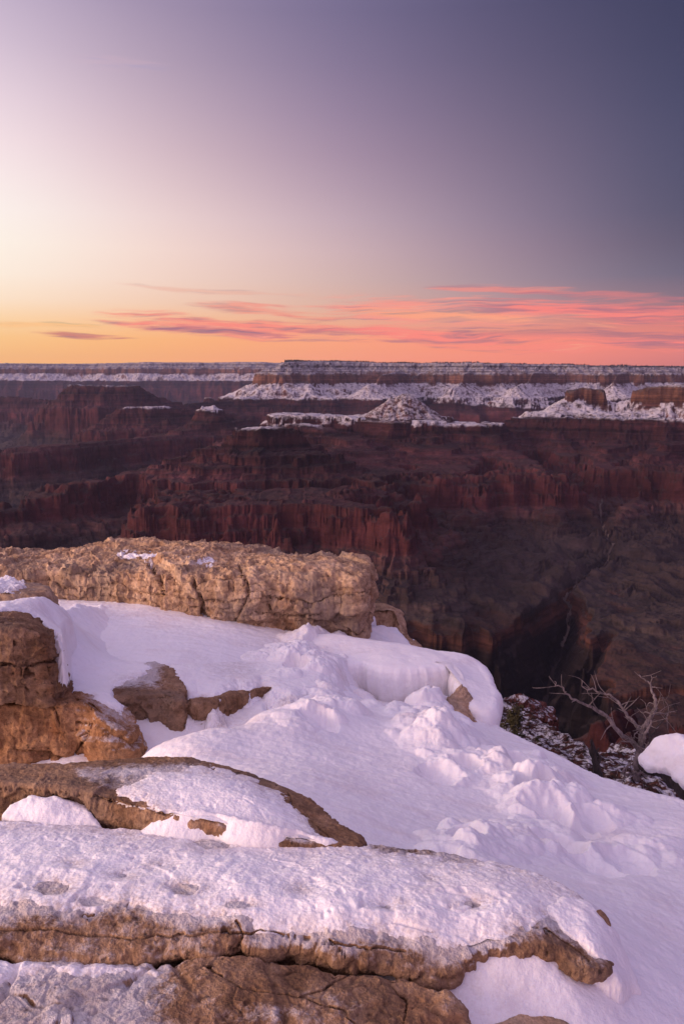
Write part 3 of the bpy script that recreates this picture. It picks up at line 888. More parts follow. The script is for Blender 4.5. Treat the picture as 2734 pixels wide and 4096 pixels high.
def slab_mesh(rim, profile, inner=(), n=900, k1=70, k2=48, rag=.02, seed=0, spine=.45, psc=1.0, soft=.5):
    """rim and inner: (px, py, z); profile: (outward, down) from the rim. Returns verts, quads, top-ring count, plan normal per vertex"""
    r = np.array([PZ(a, b, z) for a, b, z in rim])
    q = catmull(r, n, soft)
    area = .5 * np.sum(q[:, 0] * np.roll(q[:, 1], -1) - q[:, 1] * np.roll(q[:, 0], -1))
    if area < 0: q = q[::-1].copy()
    tan = np.roll(q, -3, 0) - np.roll(q, 3, 0)
    nrm = np.stack([tan[:, 1], -tan[:, 0]], 1)
    nrm /= np.linalg.norm(nrm, axis=1, keepdims=True) + 1e-9
    j = fbm2(q[:, 0], q[:, 1], .35, 5, .55, seed)
    q[:, :2] += nrm * (j * rag * 2)[:, None]
    for _ in range(6): nrm = .5 * nrm + .25 * (np.roll(nrm, 5, 0) + np.roll(nrm, -5, 0))
    nrm /= np.linalg.norm(nrm, axis=1, keepdims=True) + 1e-9
    ctl = list(q[::max(1, n // 40)]) + [PZ(*a) for a in inner]
    f = tps(np.array(ctl), 2e-3)
    c0 = q[:, :2].mean(0)
    _, _, vt = np.linalg.svd(q[:, :2] - c0, full_matrices=False)
    ax = vt[0]
    pr = (q[:, :2] - c0) @ ax
    lo, hi = pr.min() * spine, pr.max() * spine
    cen = c0 + np.clip(pr, lo, hi)[:, None] * ax
    rows, nr2 = [], []
    for s in np.linspace(0.0, 1, k1):
        xy = cen + (q[:, :2] - cen) * s
        rows.append(np.column_stack([xy, f(xy[:, 0], xy[:, 1])]))
    zr = f(q[:, 0], q[:, 1])
    pf = np.asarray(profile, float)
    po = 1 + .8 * fbm2(q[:, 0] + 9, q[:, 1], .30 * psc, 4, .6, seed + 50)
    pd = np.clip(1 + .55 * fbm2(q[:, 0], q[:, 1] + 7, .22 * psc, 4, .6, seed + 51), .4, 1.7)
    L = np.concatenate([[0], np.cumsum(np.hypot(*np.diff(pf, axis=0).T))])
    for s in np.linspace(0, L[-1], k2 + 1)[1:]:
        o, dn = np.interp(s, L, pf[:, 0]), np.interp(s, L, pf[:, 1])
        rows.append(np.column_stack([q[:, :2] + nrm * (o * po)[:, None], zr - dn * (pd + (1 - pd) * s / L[-1])]))
    v = np.concatenate(rows)
    nr = len(rows)
    idx = np.arange(nr * n).reshape(nr, n)
    nx = np.roll(idx, -1, 1)
    quads = np.stack([idx[:-1], idx[1:], nx[1:], nx[:-1]], -1).reshape(-1, 4)
    return v, quads, k1

def roughen(v, q, amp=1.0, seed=0, size=1.0, bed=1.0, pits=1.0, top=.55, blocky=1.0):
    nv = vnormals(v, q)
    side = sstep(1 - np.abs(nv[:, 2]), .12, .6)
    blocky = blocky * (.35 + .65 * side) if top < .72 else blocky
    d = .046 * fbm3(v, .55 * size, 3, .5, seed) + .030 * (fbm3(v, .20 * size, 4, .6, seed + 7, ridged=True) - .2)
    # broken facets: billowed noise gives rounded knobs parted by sharp creases
    bil = np.abs(fbm3(v, .13 * size, 3, .55, seed + 41)) * 2 - .3
    d += .012 * bil
    d = d * (top + (1 - top) * side)
    d += side * bed * .022 * fbm3(v, .10 * size, 3, .6, seed + 13, stretch=(.12, .12, 1))
    w1 = v + .10 * size * np.stack([fbm3(v, .25 * size, 2, .5, seed + 60 + k) for k in range(3)], 1)
    r1, g1 = worley(w1, .46 * size, seed + 61, (.8, .8, 2.0))
    r2, g2 = worley(w1, .17 * size, seed + 62, (.8, .8, 2.2))
    d += blocky * ((r1 - .5) * .062 * sstep(g1, 0, .055) - .026 * np.exp(-(g1 / .045) ** 2) * sstep(fbm3(v, .7 * size, 2, .5, seed + 63), -.1, .2))
    d += blocky * ((r2 - .5) * .010 * sstep(g2, 0, .16) - .008 * np.exp(-(g2 / .06) ** 2))
    fine = fbm3(v, .050 * size, 4, .65, seed + 17)
    d += .012 * fine * (.75 + .25 * side)
    p = fbm3(v, .075 * size, 2, .5, seed + 23)
    msk = sstep(fbm3(v, .5 * size, 2, .5, seed + 29), -.05, .25)
    d -= pits * .030 * sstep(p, .18, .42) * (.25 + .75 * msk)
    return v + nv * (d * amp * size)[:, None]

def cracks(v, q, lines, depth=.065, width=1.3, wander=1.0):
    nv = vnormals(v, q)
    u, w_ = proj(v)
    wob = wander * 3.2 * fbm3(v, .11, 3, .6, 77) + 1.5 * fbm3(v, .03, 3, .6, 78)
    wob2 = wander * 3.2 * fbm3(v, .11, 3, .6, 79) + 1.5 * fbm3(v, .03, 3, .6, 80)
    gap = np.clip(.75 + 1.1 * fbm3(v, .10, 3, .6, 81), .08, 1.5)
    for ln in lines:
        wd = ln[1] if len(ln) > 1 else width
        d, _ = seg_dist(u + wob, w_ + wob2, ln[0])
        v = v - nv * (depth * (wd / 1.3) * gap * np.clip(1 - d / (wd * (.6 + .5 * gap)), 0, 1) ** .8)[:, None]
    return v

def rock(name, label, cat, rim, profile, inner=(), mat=None, seed=1, amp=1.0, size=1.0, frost=None, lines=(), n=900, k1=70, k2=48, group=None, bed=1.0, pits=1.0, top=.55, craggy=0.0, rag=.02, spine=.45, kind=None, soft=.4):
    v, q, kt = slab_mesh(rim, profile, inner, n, k1, k2, rag, seed, spine, size, soft)
    base = v.copy()
    v = roughen(v, q, amp, seed, size, bed, pits, top)
    if craggy:
        nz_ = vnormals(v, q)[:, 2]
        cr_ = fbm3(v, .11, 4, .62, seed + 90, ridged=True)
        v[:, 2] += craggy * sstep(nz_, .25, .7) * (.042 * (cr_ - .2) - .035 * sstep(fbm3(v, .16, 3, .6, seed + 91), .12, .4))
    if lines: v = cracks(v, q, lines, .065 if size > .7 else .032, wander=1.0 if size > .7 else 2.6)
    fr = np.zeros(len(v))
    if frost is not None:
        nv = vnormals(v, q)
        u, w_ = proj(v)
        fr = frost(u, w_, v) * sstep(nv[:, 2], .25, .65)
    o = mesh_obj(name, v, q, mat or ROCK, attrs={'frost': fr})
    tag(o, label, cat, group, kind)
    return o, base[:kt * n], v[:kt * n], n, kt

def snow_on(name, label, rockdata, poly, thick=.03, feather=18.0, seed=0, holes=(), dirt=None, group=None, rough=1.0, lift=.004, follow=.7):
    """a snow sheet lying on a rock's top: thick inside the outline, thinning out to bare rock"""
    o, base, top, n, kt = rockdata
    u, w_ = proj(base)
    sd = poly_sd(u, w_, poly)
    sd = sd + 9 * fbm2(base[:, 0], base[:, 1], .12, 4, .6, seed) + 3 * fbm2(base[:, 0], base[:, 1], .03, 2, .6, seed + 3)
    for hx, hy, hr in holes:
        e = np.hypot((u - hx), (w_ - hy) * 2.6) - hr
        sd = np.minimum(sd, e + 6 * fbm2(base[:, 0], base[:, 1], .05, 3, .6, seed + 9))
    th = np.clip(sd / feather, -1, 1)
    th = np.where(th > 0, th ** .85 * thick, th * .05)
    bumps = .014 * fbm2(base[:, 0], base[:, 1], .22, 4, .55, seed + 5) + rough * .0045 * fbm2(base[:, 0], base[:, 1], .035, 3, .6, seed + 6, ridged=True)
    v = base.copy()
    v[:, 2] = (1 - follow) * base[:, 2] + follow * top[:, 2] + th + lift + bumps * np.clip(th / .012, 0, 1)
    idx = np.arange(kt * n).reshape(kt, n)
    nx = np.roll(idx, -1, 1)
    q = np.stack([idx[:-1], idx[1:], nx[1:], nx[:-1]], -1).reshape(-1, 4)
    keep = (th[q] > -.055).any(1)
    q = q[keep]
    uq, inv = np.unique(q, return_inverse=True)
    dz = np.clip(1 - th / (.75 * thick), 0, 1) * .7 if dirt is None else dirt(u, w_) * np.ones(len(u))
    ob = mesh_obj(name, v[uq], inv.reshape(-1, 4), SNOW, attrs={'dirt': dz[uq]})
    tag(ob, label, 'snow', group)
    return ob

# ------------------------------------------------------------------ snow ground
def lumps(u, w_, x, y, spots, seed):
    """trodden, piled-up snow: tilted rounded clods heaped over each other, and boot holes between them"""
    rg = np.random.default_rng(seed)
    wx = x + .030 * fbm2(x, y, .11, 3, .55, seed + 20)
    wy = y + .030 * fbm2(x, y, .11, 3, .55, seed + 21)
    z = np.zeros(np.shape(x))
    hole = np.zeros(np.shape(x))
    flat = f_g(x.ravel()[:1], y.ravel()[:1])
    for px, py, rx, ry, amp in spots:
        e = np.exp(-(((u - px) / rx) ** 2 + ((w_ - py) / ry) ** 2) * 1.3)
        m = e > .02
        if not m.any(): continue
        cxs, cys, es = x[m], y[m], e[m]
        z[m] = np.maximum(z[m], es * amp * .50)
        pick = rg.choice(len(cxs), size=int(10 + rx * .42), p=es / es.sum())
        for i in pick:
            R_ = rg.uniform(.06, .19) * (.75 + amp * 2)
            hgt = amp * rg.uniform(.25, .62) * (.4 + .6 * es[i])
            tx, ty = rg.normal(size=2) * .30
            dx, dy = (wx - cxs[i]), (wy - cys[i])
            near = (np.abs(dx) < R_) & (np.abs(dy) < R_)
            if not near.any(): continue
            r = np.hypot(dx[near], dy[near] * 1.15) / R_
            top = hgt * np.clip(1 - r ** 3.2, 0, 1) ** .8 + (tx * dx[near] + ty * dy[near]) * np.clip(1 - r * r, 0, 1)
            z[near] = np.maximum(z[near], amp * .5 * e[near] + top)
        for i in rg.choice(len(cxs), size=max(1, int(rx / 16)), p=es / es.sum()):
            R_ = rg.uniform(.08, .15)
            dx, dy = (wx - cxs[i] - rg.normal() * .05), (wy - cys[i] + .12)
            r = np.hypot(dx, dy) / R_
            hole = np.maximum(hole, np.clip(1 - r ** 2.5, 0, 1) * (.06 + amp * .25))
    z = z * (1 + .18 * fbm2(x, y, .06, 3, .6, seed + 8)) + np.clip(z / .05, 0, 1) * .010 * fbm2(x, y, .045, 3, .6, seed + 9)
    return z - hole
def polar_sheet(a0, a1, na, t0, t1, nr):
    A, T = np.meshgrid(np.linspace(a0, a1, na), np.exp(np.linspace(math.log(t0), math.log(t1), nr)))
    return T * np.sin(A), T * np.cos(A)

G_PTS = [(683,800,-2.35),(760,812,-2.42),(860,830,-2.45),(600,778,-2.42),(540,748,-2.48),(500,728,-2.52),(455,712,-2.46),(400,760,-2.08),(440,745,-2.16),(480,790,-2.12),(340,740,-2.04),(300,705,-2.1),
 (305,770,-1.86),(320,800,-1.72),(370,838,-1.64),(400,848,-1.68),(450,845,-1.82),(500,866,-1.70),(560,855,-1.95),(620,860,-2.03),(683,880,-2.03),(570,900,-1.70),(605,925,-1.70),(620,955,-1.70),(683,960,-1.84),(683,1024,-1.78),(500,966,-1.565),(540,953,-1.565),(560,988,-1.61),(515,1000,-1.625),(468,1000,-1.62),(458,990,-1.60),(620,985,-1.69),(760,1040,-1.88),
 (250,748,-1.91),(190,756,-1.88),(115,790,-2.1),(60,805,-2.15),(-80,805,-2.15),(0,740,-2.2),(90,745,-2.15),(200,790,-1.72),(60,850,-1.62),(-80,850,-1.6),(200,900,-1.62),(200,1000,-1.68),(300,1080,-1.7),(600,1100,-1.74),(-100,1000,-1.65),
 (150,722,-2.12),(185,713,-2.11),(225,704,-2.13),(255,698,-2.14),(160,768,-2.2),(200,758,-2.2),(240,742,-2.2),(150,748,-1.95),(200,735,-2.0),(245,720,-2.05),(385,706,-2.38),(425,706,-2.42),(390,700,-2.55),(365,700,-2.46),(300,672,-2.24),(340,655,-2.36),(100,715,-2.1)]
f_g = tps(np.array([PZ(*a) for a in G_PTS]), 4e-3)
CREST = np.array([PZ(*a) for a in [(430,690,-2.55),(470,712,-2.53),(500,727.5,-2.52),(540,747,-2.48),(600,776,-2.42),(683,799,-2.35),(760,812,-2.42),(900,838,-2.45)]])
gx_, gy_ = polar_sheet(R(-42), R(42), 1000, 1.05, 8.2, 900)
gz_ = f_g(gx_, gy_)
cy = np.interp(gx_, CREST[:, 0], CREST[:, 1], left=7.6)
bey = np.maximum(gy_ - cy, 0)
p0 = np.stack([gx_, gy_, gz_], -1)
gu, gw = proj(p0)
LUMPS = [(310,645,20,12,.17),(330,655,24,14,.19),(338,676,20,16,.18),(328,694,30,13,.13),(300,688,30,10,.08),(335,712,30,12,.08),(430,706,18,11,.16),(420,722,26,12,.09),(440,735,28,16,.15),(465,765,36,12,.09),(500,770,34,12,.12),(532,784,32,12,.14),(552,808,36,14,.13),(585,818,34,8,.08),(480,848,30,12,.11),(520,842,28,9,.06),(600,855,34,8,.04),(650,848,30,8,.03)]
gz_ = gz_ + lumps(gu, gw, gx_, gy_, LUMPS, 5)
gz_ += .030 * fbm2(gx_, gy_ * 1.6, .9, 4, .5, 14) + .0085 * fbm2(gx_, gy_ * 2.2, .16, 4, .55, 15) + .004 * fbm2(gx_ * 1.4, gy_, .05, 3, .55, 16)
gz_ += -.9 * bey ** 1.25 - .02 * sstep(bey, 0, .05) + .02 * sstep(cy - gy_, 0, .12) * fbm2(gx_, gy_, .08, 3, .6, 18) * sstep(cy - gy_, .35, .05)
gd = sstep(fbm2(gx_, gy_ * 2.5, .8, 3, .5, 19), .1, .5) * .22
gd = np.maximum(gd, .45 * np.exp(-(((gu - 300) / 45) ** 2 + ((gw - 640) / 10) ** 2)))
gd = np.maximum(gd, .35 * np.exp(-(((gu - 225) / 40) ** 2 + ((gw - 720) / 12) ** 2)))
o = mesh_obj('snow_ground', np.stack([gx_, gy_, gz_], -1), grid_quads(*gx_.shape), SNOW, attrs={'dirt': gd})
tag(o, 'wide trampled snow slope falling away to the right', 'snow', kind='structure')

# upper snow shelf between the back ledge and the middle blocks
E_PTS = [(30,598,-1.52),(48,603,-1.58),(62,612,-1.72),(75,622,-1.92),(120,620,-2.10),(185,620,-2.12),(210,632,-2.2),(290,640,-2.24),(340,645,-2.3),(100,650,-2.0),(70,675,-1.93),(75,692,-1.90),(95,705,-1.90),(150,660,-2.04),(160,680,-1.985),(140,690,-1.965),(110,695,-1.92),(220,660,-2.1),(280,672,-2.12),(262,690,-2.06),(215,700,-2.03),(190,702,-2.04),(320,668,-2.16),(200,600,-2.2),(60,590,-1.75),(0,590,-1.5),(120,600,-2.15),(300,615,-2.3)]
f_e = tps(np.array([PZ(*a) for a in E_PTS]), 3e-3)
E_POLY = [(-20,590),(45,596),(60,606),(75,600),(300,600),(365,640),(345,668),(320,690),(290,700),(270,692),(262,684),(254,689),(246,690),(238,688),(229,691),(222,699),(212,703),(203,697),(194,698),(186,701),(180,692),(170,679),(163,664),(152,676),(130,686),(118,691),(127,699),(122,705),(110,707),(98,704),(88,698),(70,693),(60,690),(54,668),(47,640),(38,618),(20,606),(-20,604)]
ex, ey = polar_sheet(R(-27), R(3), 760, 4.3, 8.0, 640)
ez = f_e(ex, ey)
eu, ew = proj(np.stack([ex, ey, ez], -1))
sd = poly_sd(eu, ew, E_POLY) + 4.5 * fbm2(ex, ey, .10, 4, .6, 31) + 3 * fbm2(ex, ey, .32, 2, .5, 32)
ez += .028 * fbm2(ex, ey * 1.4, .7, 4, .5, 33) + .009 * fbm2(ex, ey, .14, 4, .55, 34) + .0035 * fbm2(ex, ey, .05, 3, .55, 35)
ez += lumps(eu, ew, ex, ey, [(300,660,40,14,.12)], 36)
th = np.clip(sd / 9.0, -1, 1)
ez += np.where(th > 0, -.06 * (1 - th) ** 2, -.06 + th * .17)
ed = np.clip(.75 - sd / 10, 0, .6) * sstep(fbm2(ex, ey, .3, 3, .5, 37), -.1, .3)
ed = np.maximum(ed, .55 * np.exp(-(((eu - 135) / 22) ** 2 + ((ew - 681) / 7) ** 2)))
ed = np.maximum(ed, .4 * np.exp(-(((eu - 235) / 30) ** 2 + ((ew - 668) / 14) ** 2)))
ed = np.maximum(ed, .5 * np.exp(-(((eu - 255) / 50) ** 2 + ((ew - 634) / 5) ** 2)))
Qe = grid_quads(*ex.shape)
Qe = Qe[(th.reshape(-1)[Qe] > -.97).any(1)]
uq, inv = np.unique(Qe, return_inverse=True)
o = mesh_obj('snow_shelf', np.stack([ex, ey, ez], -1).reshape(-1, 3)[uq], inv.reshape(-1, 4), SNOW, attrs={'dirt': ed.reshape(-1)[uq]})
tag(o, 'sloping snow shelf below the long back ledge', 'snow', kind='structure')

# ------------------------------------------------------------------ rocks
FACE = [(0, 0), (.03, .02), (.055, .06), (.07, .14), (.065, .25), (.05, .36), (.03, .46), (0, .6), (-.06, .75)]
def fr_none(u, w_, v): return np.zeros(len(u))
back = rock('rock_ledge', 'long tan pitted limestone ledge with vertical cracks behind the snow shelf', 'rock ledge',
  [(-80,572,-1.80),(0,570,-1.80),(60,568,-1.78),(115,572,-1.78),(160,573,-1.76),(200,577,-1.75),(250,577,-1.73),(300,575,-1.71),(338,573,-1.70),(357,577,-1.73),(365,571,-1.78),(358,562,-1.80),(335,556,-1.80),(300,556,-1.82),(283,554,-1.80),(262,546,-1.76),(222,542,-1.75),(185,541,-1.75),(130,540,-1.75),(92,544,-1.78),(58,552,-1.84),(0,554,-1.86),(-80,554,-1.86)],
  FACE, inner=[(130,556,-1.72),(220,556,-1.72),(300,562,-1.74),(40,560,-1.82)], seed=3, amp=1.25, size=1.15, n=1500, k1=110, k2=70, bed=2.4, pits=2.0, top=.95, rag=.035, craggy=1.0,
  lines=[([(192,578),(197,590),(201,600),(204,612),(210,624),(212,634)], 2.4), ([(238,562),(241,574),(247,583),(248,596),(243,606),(236,618),(233,630)], 1.3),
         ([(262,597),(285,598),(300,604),(320,606)], 1.2), ([(150,565),(158,575),(163,590)], 3.0), ([(255,612),(285,616),(320,615)], 1.0), ([(285,620),(287,635)], 1.0), ([(205,600),(225,602),(245,600)], .8), ([(268,605),(272,612)], 1.5)],
  frost=lambda u, w_, v: .42 * np.exp(-(((u - 195) / 18) ** 2 + ((w_ - 562) / 4) ** 2)) + .05)
snow_on('snow_patch', 'longer icy snow patch in a hollow on top of the long back ledge', back, [(178,558),(196,557),(215,562),(212,567),(185,565)], .012, 6, 3, group='snow patches on the back ledge')
snow_on('snow_patch', 'small icy snow patch near the crest of the long back ledge, left of the other', back, [(118,554),(140,553),(158,555),(150,559),(128,557)], .012, 5, 4, group='snow patches on the back ledge')

n_rock = rock('rock_step', 'low tan rock step below the right end of the long back ledge', 'rock',
  [(335,632,-2.38),(352,622,-2.32),(372,613,-2.28),(388,611,-2.27),(399,613,-2.29),(401,622,-2.33),(408,636,-2.42),(414,644,-2.48),(400,640,-2.5),(398,612,-2.32),(385,605,-2.30),(360,605,-2.30),(338,618,-2.34)],
  [(0, 0), (.02, .01), (.04, .05), (.05, .15), (.05, .3), (.06, .55)], seed=9, amp=.9, size=.8, n=500, k1=40, k2=30)

B2 = rock('boulder', 'small rounded boulder with snow on top at the left edge, above the others', 'boulder',
  [(-60,593,-1.44),(5,594,-1.44),(34,594,-1.45),(45,592,-1.47),(42,586,-1.5),(15,581,-1.5),(-60,580,-1.5)],
  [(0, 0), (.03, .02), (.05, .07), (.05, .16), (.03, .3)], seed=12, amp=1.3, size=.8, n=500, k1=40, k2=30)
snow_on('snow_patch', 'little snow cap on the small uppermost left boulder', B2, [(-60,578),(10,580),(24,586),(20,593),(-60,596)], .035, 7, 13)

boul = rock('boulder', 'blocky brown boulder with a horizontal crack at the left edge, resting on a lower block', 'boulder',
  [(-60,628,-1.40),(5,626,-1.38),(28,628,-1.40),(40,634,-1.44),(43,626,-1.47),(32,616,-1.46),(10,612,-1.46),(-60,612,-1.46)],
  [(0, 0), (.025, .015), (.05, .05), (.065, .12), (.09, .22), (.10, .27), (.095, .28), (.105, .31), (.10, .37), (.085, .42), (.03, .44), (-.1, .45)], inner=[(10,619,-1.40)], seed=15, amp=1.15, size=.8, n=700, k1=50, k2=70, pits=1.6,
  lines=[([(-10,663),(15,665),(35,664),(58,660)], 1.6), ([(20,664),(22,680),(28,690)], .9), ([(47,662),(50,675)], .9)], mat=ROCK_DARK)
blk = rock('rock_block', 'wide orange-brown rock block under the left boulder', 'rock block',
  [(-60,706,-1.86),(20,705,-1.86),(62,702,-1.86),(85,703,-1.87),(100,718,-1.93),(117,726,-1.97),(128,731,-2.0),(129,722,-2.03),(116,708,-1.97),(90,695,-1.93),(60,690,-1.93),(-60,690,-1.93)],
  [(0, 0), (.02, .01), (.035, .05), (.045, .14), (.045, .25), (.04, .4), (.03, .6)], seed=21, amp=1.15, size=.9, n=800, k1=50, k2=60, mat=ROCK_ORANGE,
  lines=[([(50,700),(56,712),(60,725)], .9), ([(75,722),(92,724),(84,740),(75,755)], .9)], frost=lambda u, w_, v: .5 * sstep(u, 60, 95))
mid_blk = rock('rock_block', 'angular dark brown rock block poking out of the middle of the snow shelf', 'rock block',
  [(112,697,-1.965),(140,695,-1.95),(163,693,-1.955),(178,699,-1.98),(177,684,-2.0),(167,669,-2.0),(150,664,-2.01),(120,676,-2.0)],
  [(0, 0), (.012, .008), (.02, .03), (.025, .1), (.025, .2), (.03, .4)], seed=27, amp=1.2, size=.7, n=600, k1=40, k2=40, mat=ROCK_DARK, rag=.01,
  frost=lambda u, w_, v: .75 * sstep(w_, 694, 682) * sstep(u, 176, 150))
low_ledge = rock('rock_ledge', 'low dark rock ledge at the lower lip of the snow shelf', 'rock ledge',
  [(176,704,-2.035),(196,701,-2.04),(212,699,-2.05),(232,694,-2.055),(250,690,-2.06),(272,686,-2.08),(275,682,-2.11),(250,686,-2.14),(220,692,-2.12),(185,699,-2.1)],
  [(0, 0), (.015, .01), (.025, .04), (.03, .1), (.03, .2), (.02, .35)], seed=33, amp=1.3, size=.6, n=700, k1=30, k2=36, mat=ROCK_DARK, rag=.02)

# snow drift hanging over the drop
DRIFT_RIM = [(318,660,-2.24),(362,660,-2.23),(385,664,-2.23),(405,664.5,-2.23),(425,663,-2.23),(443,661,-2.235),(455,665,-2.26),(464,680,-2.31),(472,697,-2.36),(481,706,-2.39),(489,703,-2.39),(491,690,-2.36),(481,672,-2.33),(465,657,-2.27),(448,652,-2.25),(434,650,-2.24),(403,644,-2.21),(361,639,-2.19),(320,634,-2.17),(300,640,-2.2)]
v, q, kt = slab_mesh(DRIFT_RIM, [(0, 0), (.03, .003), (.06, .014), (.085, .04), (.10, .08), (.10, .14), (.085, .22), (.06, .32), (.05, .42), (.06, .6)], (), 1000, 60, 60, .012, 41, soft=1.0)
nv = vnormals(v, q)
v = v + nv * (.030 * fbm3(v, .45, 3, .5, 43, stretch=(1, 1, .6)) + .006 * fbm3(v, .10, 3, .5, 44))[:, None]
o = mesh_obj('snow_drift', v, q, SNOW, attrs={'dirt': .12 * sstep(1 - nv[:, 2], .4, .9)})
tag(o, 'smooth overhanging snow drift with a shaded front above the drop', 'snow drift')
rock('rock', 'small pitted rock showing through a hole in the overhanging snow drift', 'rock',
  [(443,714,-2.40),(456,711,-2.36),(468,715,-2.40),(475,722,-2.48),(473,706,-2.40),(469,692,-2.32),(461,684,-2.265),(453,696,-2.33)],
  [(0, 0), (.02, .01), (.03, .05), (.03, .15), (.03, .3)], seed=47, amp=1.2, size=.5, n=300, k1=24, k2=24, pits=2)

SNOW_LINE = None
def fr1(u, w_, v):
    a = sstep(poly_sd(u, w_, [(70,766),(120,760),(190,761),(240,771),(280,795),(300,815),(335,840),(300,848),(240,838),(200,815),(150,803),(105,792),(80,783)]), -3, 10)
    a = a * (.72 + .5 * fbm2(v[:, 0], v[:, 1], .25, 4, .6, 911))
    return np.clip(.86 * a + .12, 0, 1)
slab1 = rock('rock_slab', 'oval frosted rock slab with a bare brown rim in the middle of the picture', 'rock slab',
  [(-70,782,-1.49),(0,783,-1.485),(30,784,-1.48),(60,786,-1.475),(90,791,-1.47),(110,799,-1.475),(135,804,-1.47),(167,812,-1.48),(195,819,-1.49),(230,828,-1.50),(265,837,-1.51),(300,843,-1.52),(335,845,-1.53),(360,845,-1.54),(352,834,-1.55),(326,816,-1.56),(302,797,-1.56),(284,788,-1.55),(258,775,-1.54),(225,765,-1.53),(192,759,-1.525),(161,757,-1.52),(110,759,-1.52),(67,762,-1.52),(0,765,-1.52),(-70,765,-1.52)],
  [(0, 0), (.008, .006), (.016, .02), (.018, .05), (.010, .09), (-.01, .13), (-.03, .25)], inner=[(160,785,-1.47),(60,772,-1.49),(250,805,-1.485)], seed=51, amp=.85, size=.5, n=1400, k1=110, k2=44, mat=ROCK_DARK, lines=[([(-10,790),(40,790),(90,797),(140,808),(185,817)], .8), ([(285,790),(300,812),(330,836)], .8)], frost=fr1, pits=1.2, rag=.014, top=.5)
snow_on('snow_patch', 'thin snow sheet over the right part of the oval frosted slab', slab1, [(120,790),(150,775),(200,766),(245,776),(280,794),(300,816),(318,834),(340,850),(260,850),(200,840),(165,812)], .009, 22, 53, follow=.5, lift=.003, rough=.4)

S2 = [(-80,815),(30,822),(110,830),(200,836),(300,842),(360,847),(372,853),(420,858),(470,864),(500,866),(535,874),(562,885),(582,896),(597,912),(612,940),(604,946),(588,940),(572,932),(560,922),(548,917),(530,924),(512,934),(490,944),(462,952),(440,955),(425,946),(405,938),(375,934),(348,930),(352,944),(340,938),(318,935),(300,937),(280,934),(266,941),(256,932),(244,923),(225,917),(190,913),(160,912),(146,905),(135,899),(108,903),(95,908),(60,910),(20,905),(-80,900)]
def fr2(u, w_, v):
    near = sstep(poly_sd(u, w_, S2), -26, 4)
    lft = sstep(w_, 934, 908) * .5 * sstep(u, 130, 70) + .20 * fbm2(v[:, 0], v[:, 1], .2, 4, .6, 912)
    return np.clip(np.maximum(.26 + .55 * near, lft + .3), 0, 1)
slab2 = rock('rock_slab', 'long snow-covered rock slab with a bare brown front edge across the foreground', 'rock slab',
  [(-80,938,-1.505),(0,940,-1.505),(22,941,-1.505),(30,947,-1.51),(70,950,-1.512),(84,955,-1.515),(122,956,-1.515),(150,952,-1.512),(162,947,-1.508),(192,946,-1.508),(204,950,-1.51),(226,944,-1.508),(240,940,-1.505),(268,944,-1.508),(290,940,-1.508),(318,943,-1.51),(338,951,-1.515),(370,955,-1.525),(392,957,-1.53),(412,964,-1.54),(430,972,-1.55),(447,972,-1.555),(462,955,-1.53),(490,949,-1.525),(520,945,-1.52),(540,944,-1.525),(565,955,-1.545),(585,962,-1.56),(602,962,-1.575),(608,945,-1.58),(604,925,-1.575),(592,908,-1.565),(578,897,-1.56),(562,888,-1.555),(535,875,-1.55),(500,867,-1.55),(467,860,-1.55),(420,853,-1.55),(367,848,-1.55),(300,843,-1.55),(200,836,-1.55),(110,831,-1.55),(30,825,-1.55),(-80,820,-1.55)],
  [(0, 0), (.006, .006), (.012, .020), (.012, .034), (.000, .046), (-.03, .058), (-.06, .2)], inner=[(150,880,-1.49),(300,890,-1.49),(420,900,-1.50),(520,905,-1.51),(50,880,-1.49),(40,915,-1.482),(150,918,-1.480),(250,916,-1.478),(340,920,-1.482),(420,935,-1.505)], seed=61, amp=1.0, size=.5, n=2200, k1=130, k2=48, mat=ROCK_DARK, frost=fr2, lines=[([(-10,926),(60,933),(120,938),(200,933),(262,931),(330,941),(405,954)], .9), ([(236,920),(243,932),(238,948)], 1.0), ([(330,938),(346,956)], .9), ([(545,930),(570,945),(590,966)], .9)], rag=.022, spine=.75, pits=1.8, top=.71, soft=.15)
snow_on('snow_sheet', 'broad crusty snow sheet covering the long foreground slab', slab2, S2, .010, 30, 63, follow=.6, lift=.006, rough=.35, holes=[(52,890,20),(123,877,7),(185,891,16),(212,843,22),(470,907,10),(72,867,2),(160,868,4),(385,908,8),(238,908,12),(95,903,16),(300,893,3),(430,880,4)])
def fr3(u, w_, v):
    a = sstep(u, 215, 120) * .62 + .20
    return np.clip(a + .35 * np.exp(-(((u - 260) / 40) ** 2 + ((w_ - 1012) / 14) ** 2)), 0, 1)
slab3 = rock('rock_slab', 'rough brown rock slab along the bottom edge, frosted on its left half', 'rock slab',
  [(-80,1100,-1.520),(100,1110,-1.520),(300,1100,-1.540),(430,1085,-1.560),(462,1045,-1.560),(456,1012,-1.545),(446,996,-1.540),(430,986,-1.535),(408,980,-1.535),(370,976,-1.535),(335,971,-1.530),(300,962,-1.525),(265,957,-1.520),(225,958,-1.520),(190,962,-1.530),(150,969,-1.535),(90,968,-1.535),(0,964,-1.535),(-80,962,-1.535)],
  [(0, 0), (.01, .006), (.02, .025), (.022, .06), (.01, .12), (0, .25)], inner=[(150,1020,-1.505),(330,1010,-1.505),(250,985,-1.510)], seed=71, amp=.95, size=.5, n=1500, k1=130, k2=40, mat=ROCK_DARK, frost=fr3, lines=[([(205,966),(236,985),(300,998),(345,1012),(362,1030)], 1.1), ([(300,998),(330,985),(352,972)], 1.0), ([(390,985),(405,1005),(400,1030)], .9)], rag=.012, pits=1.3, top=.75)
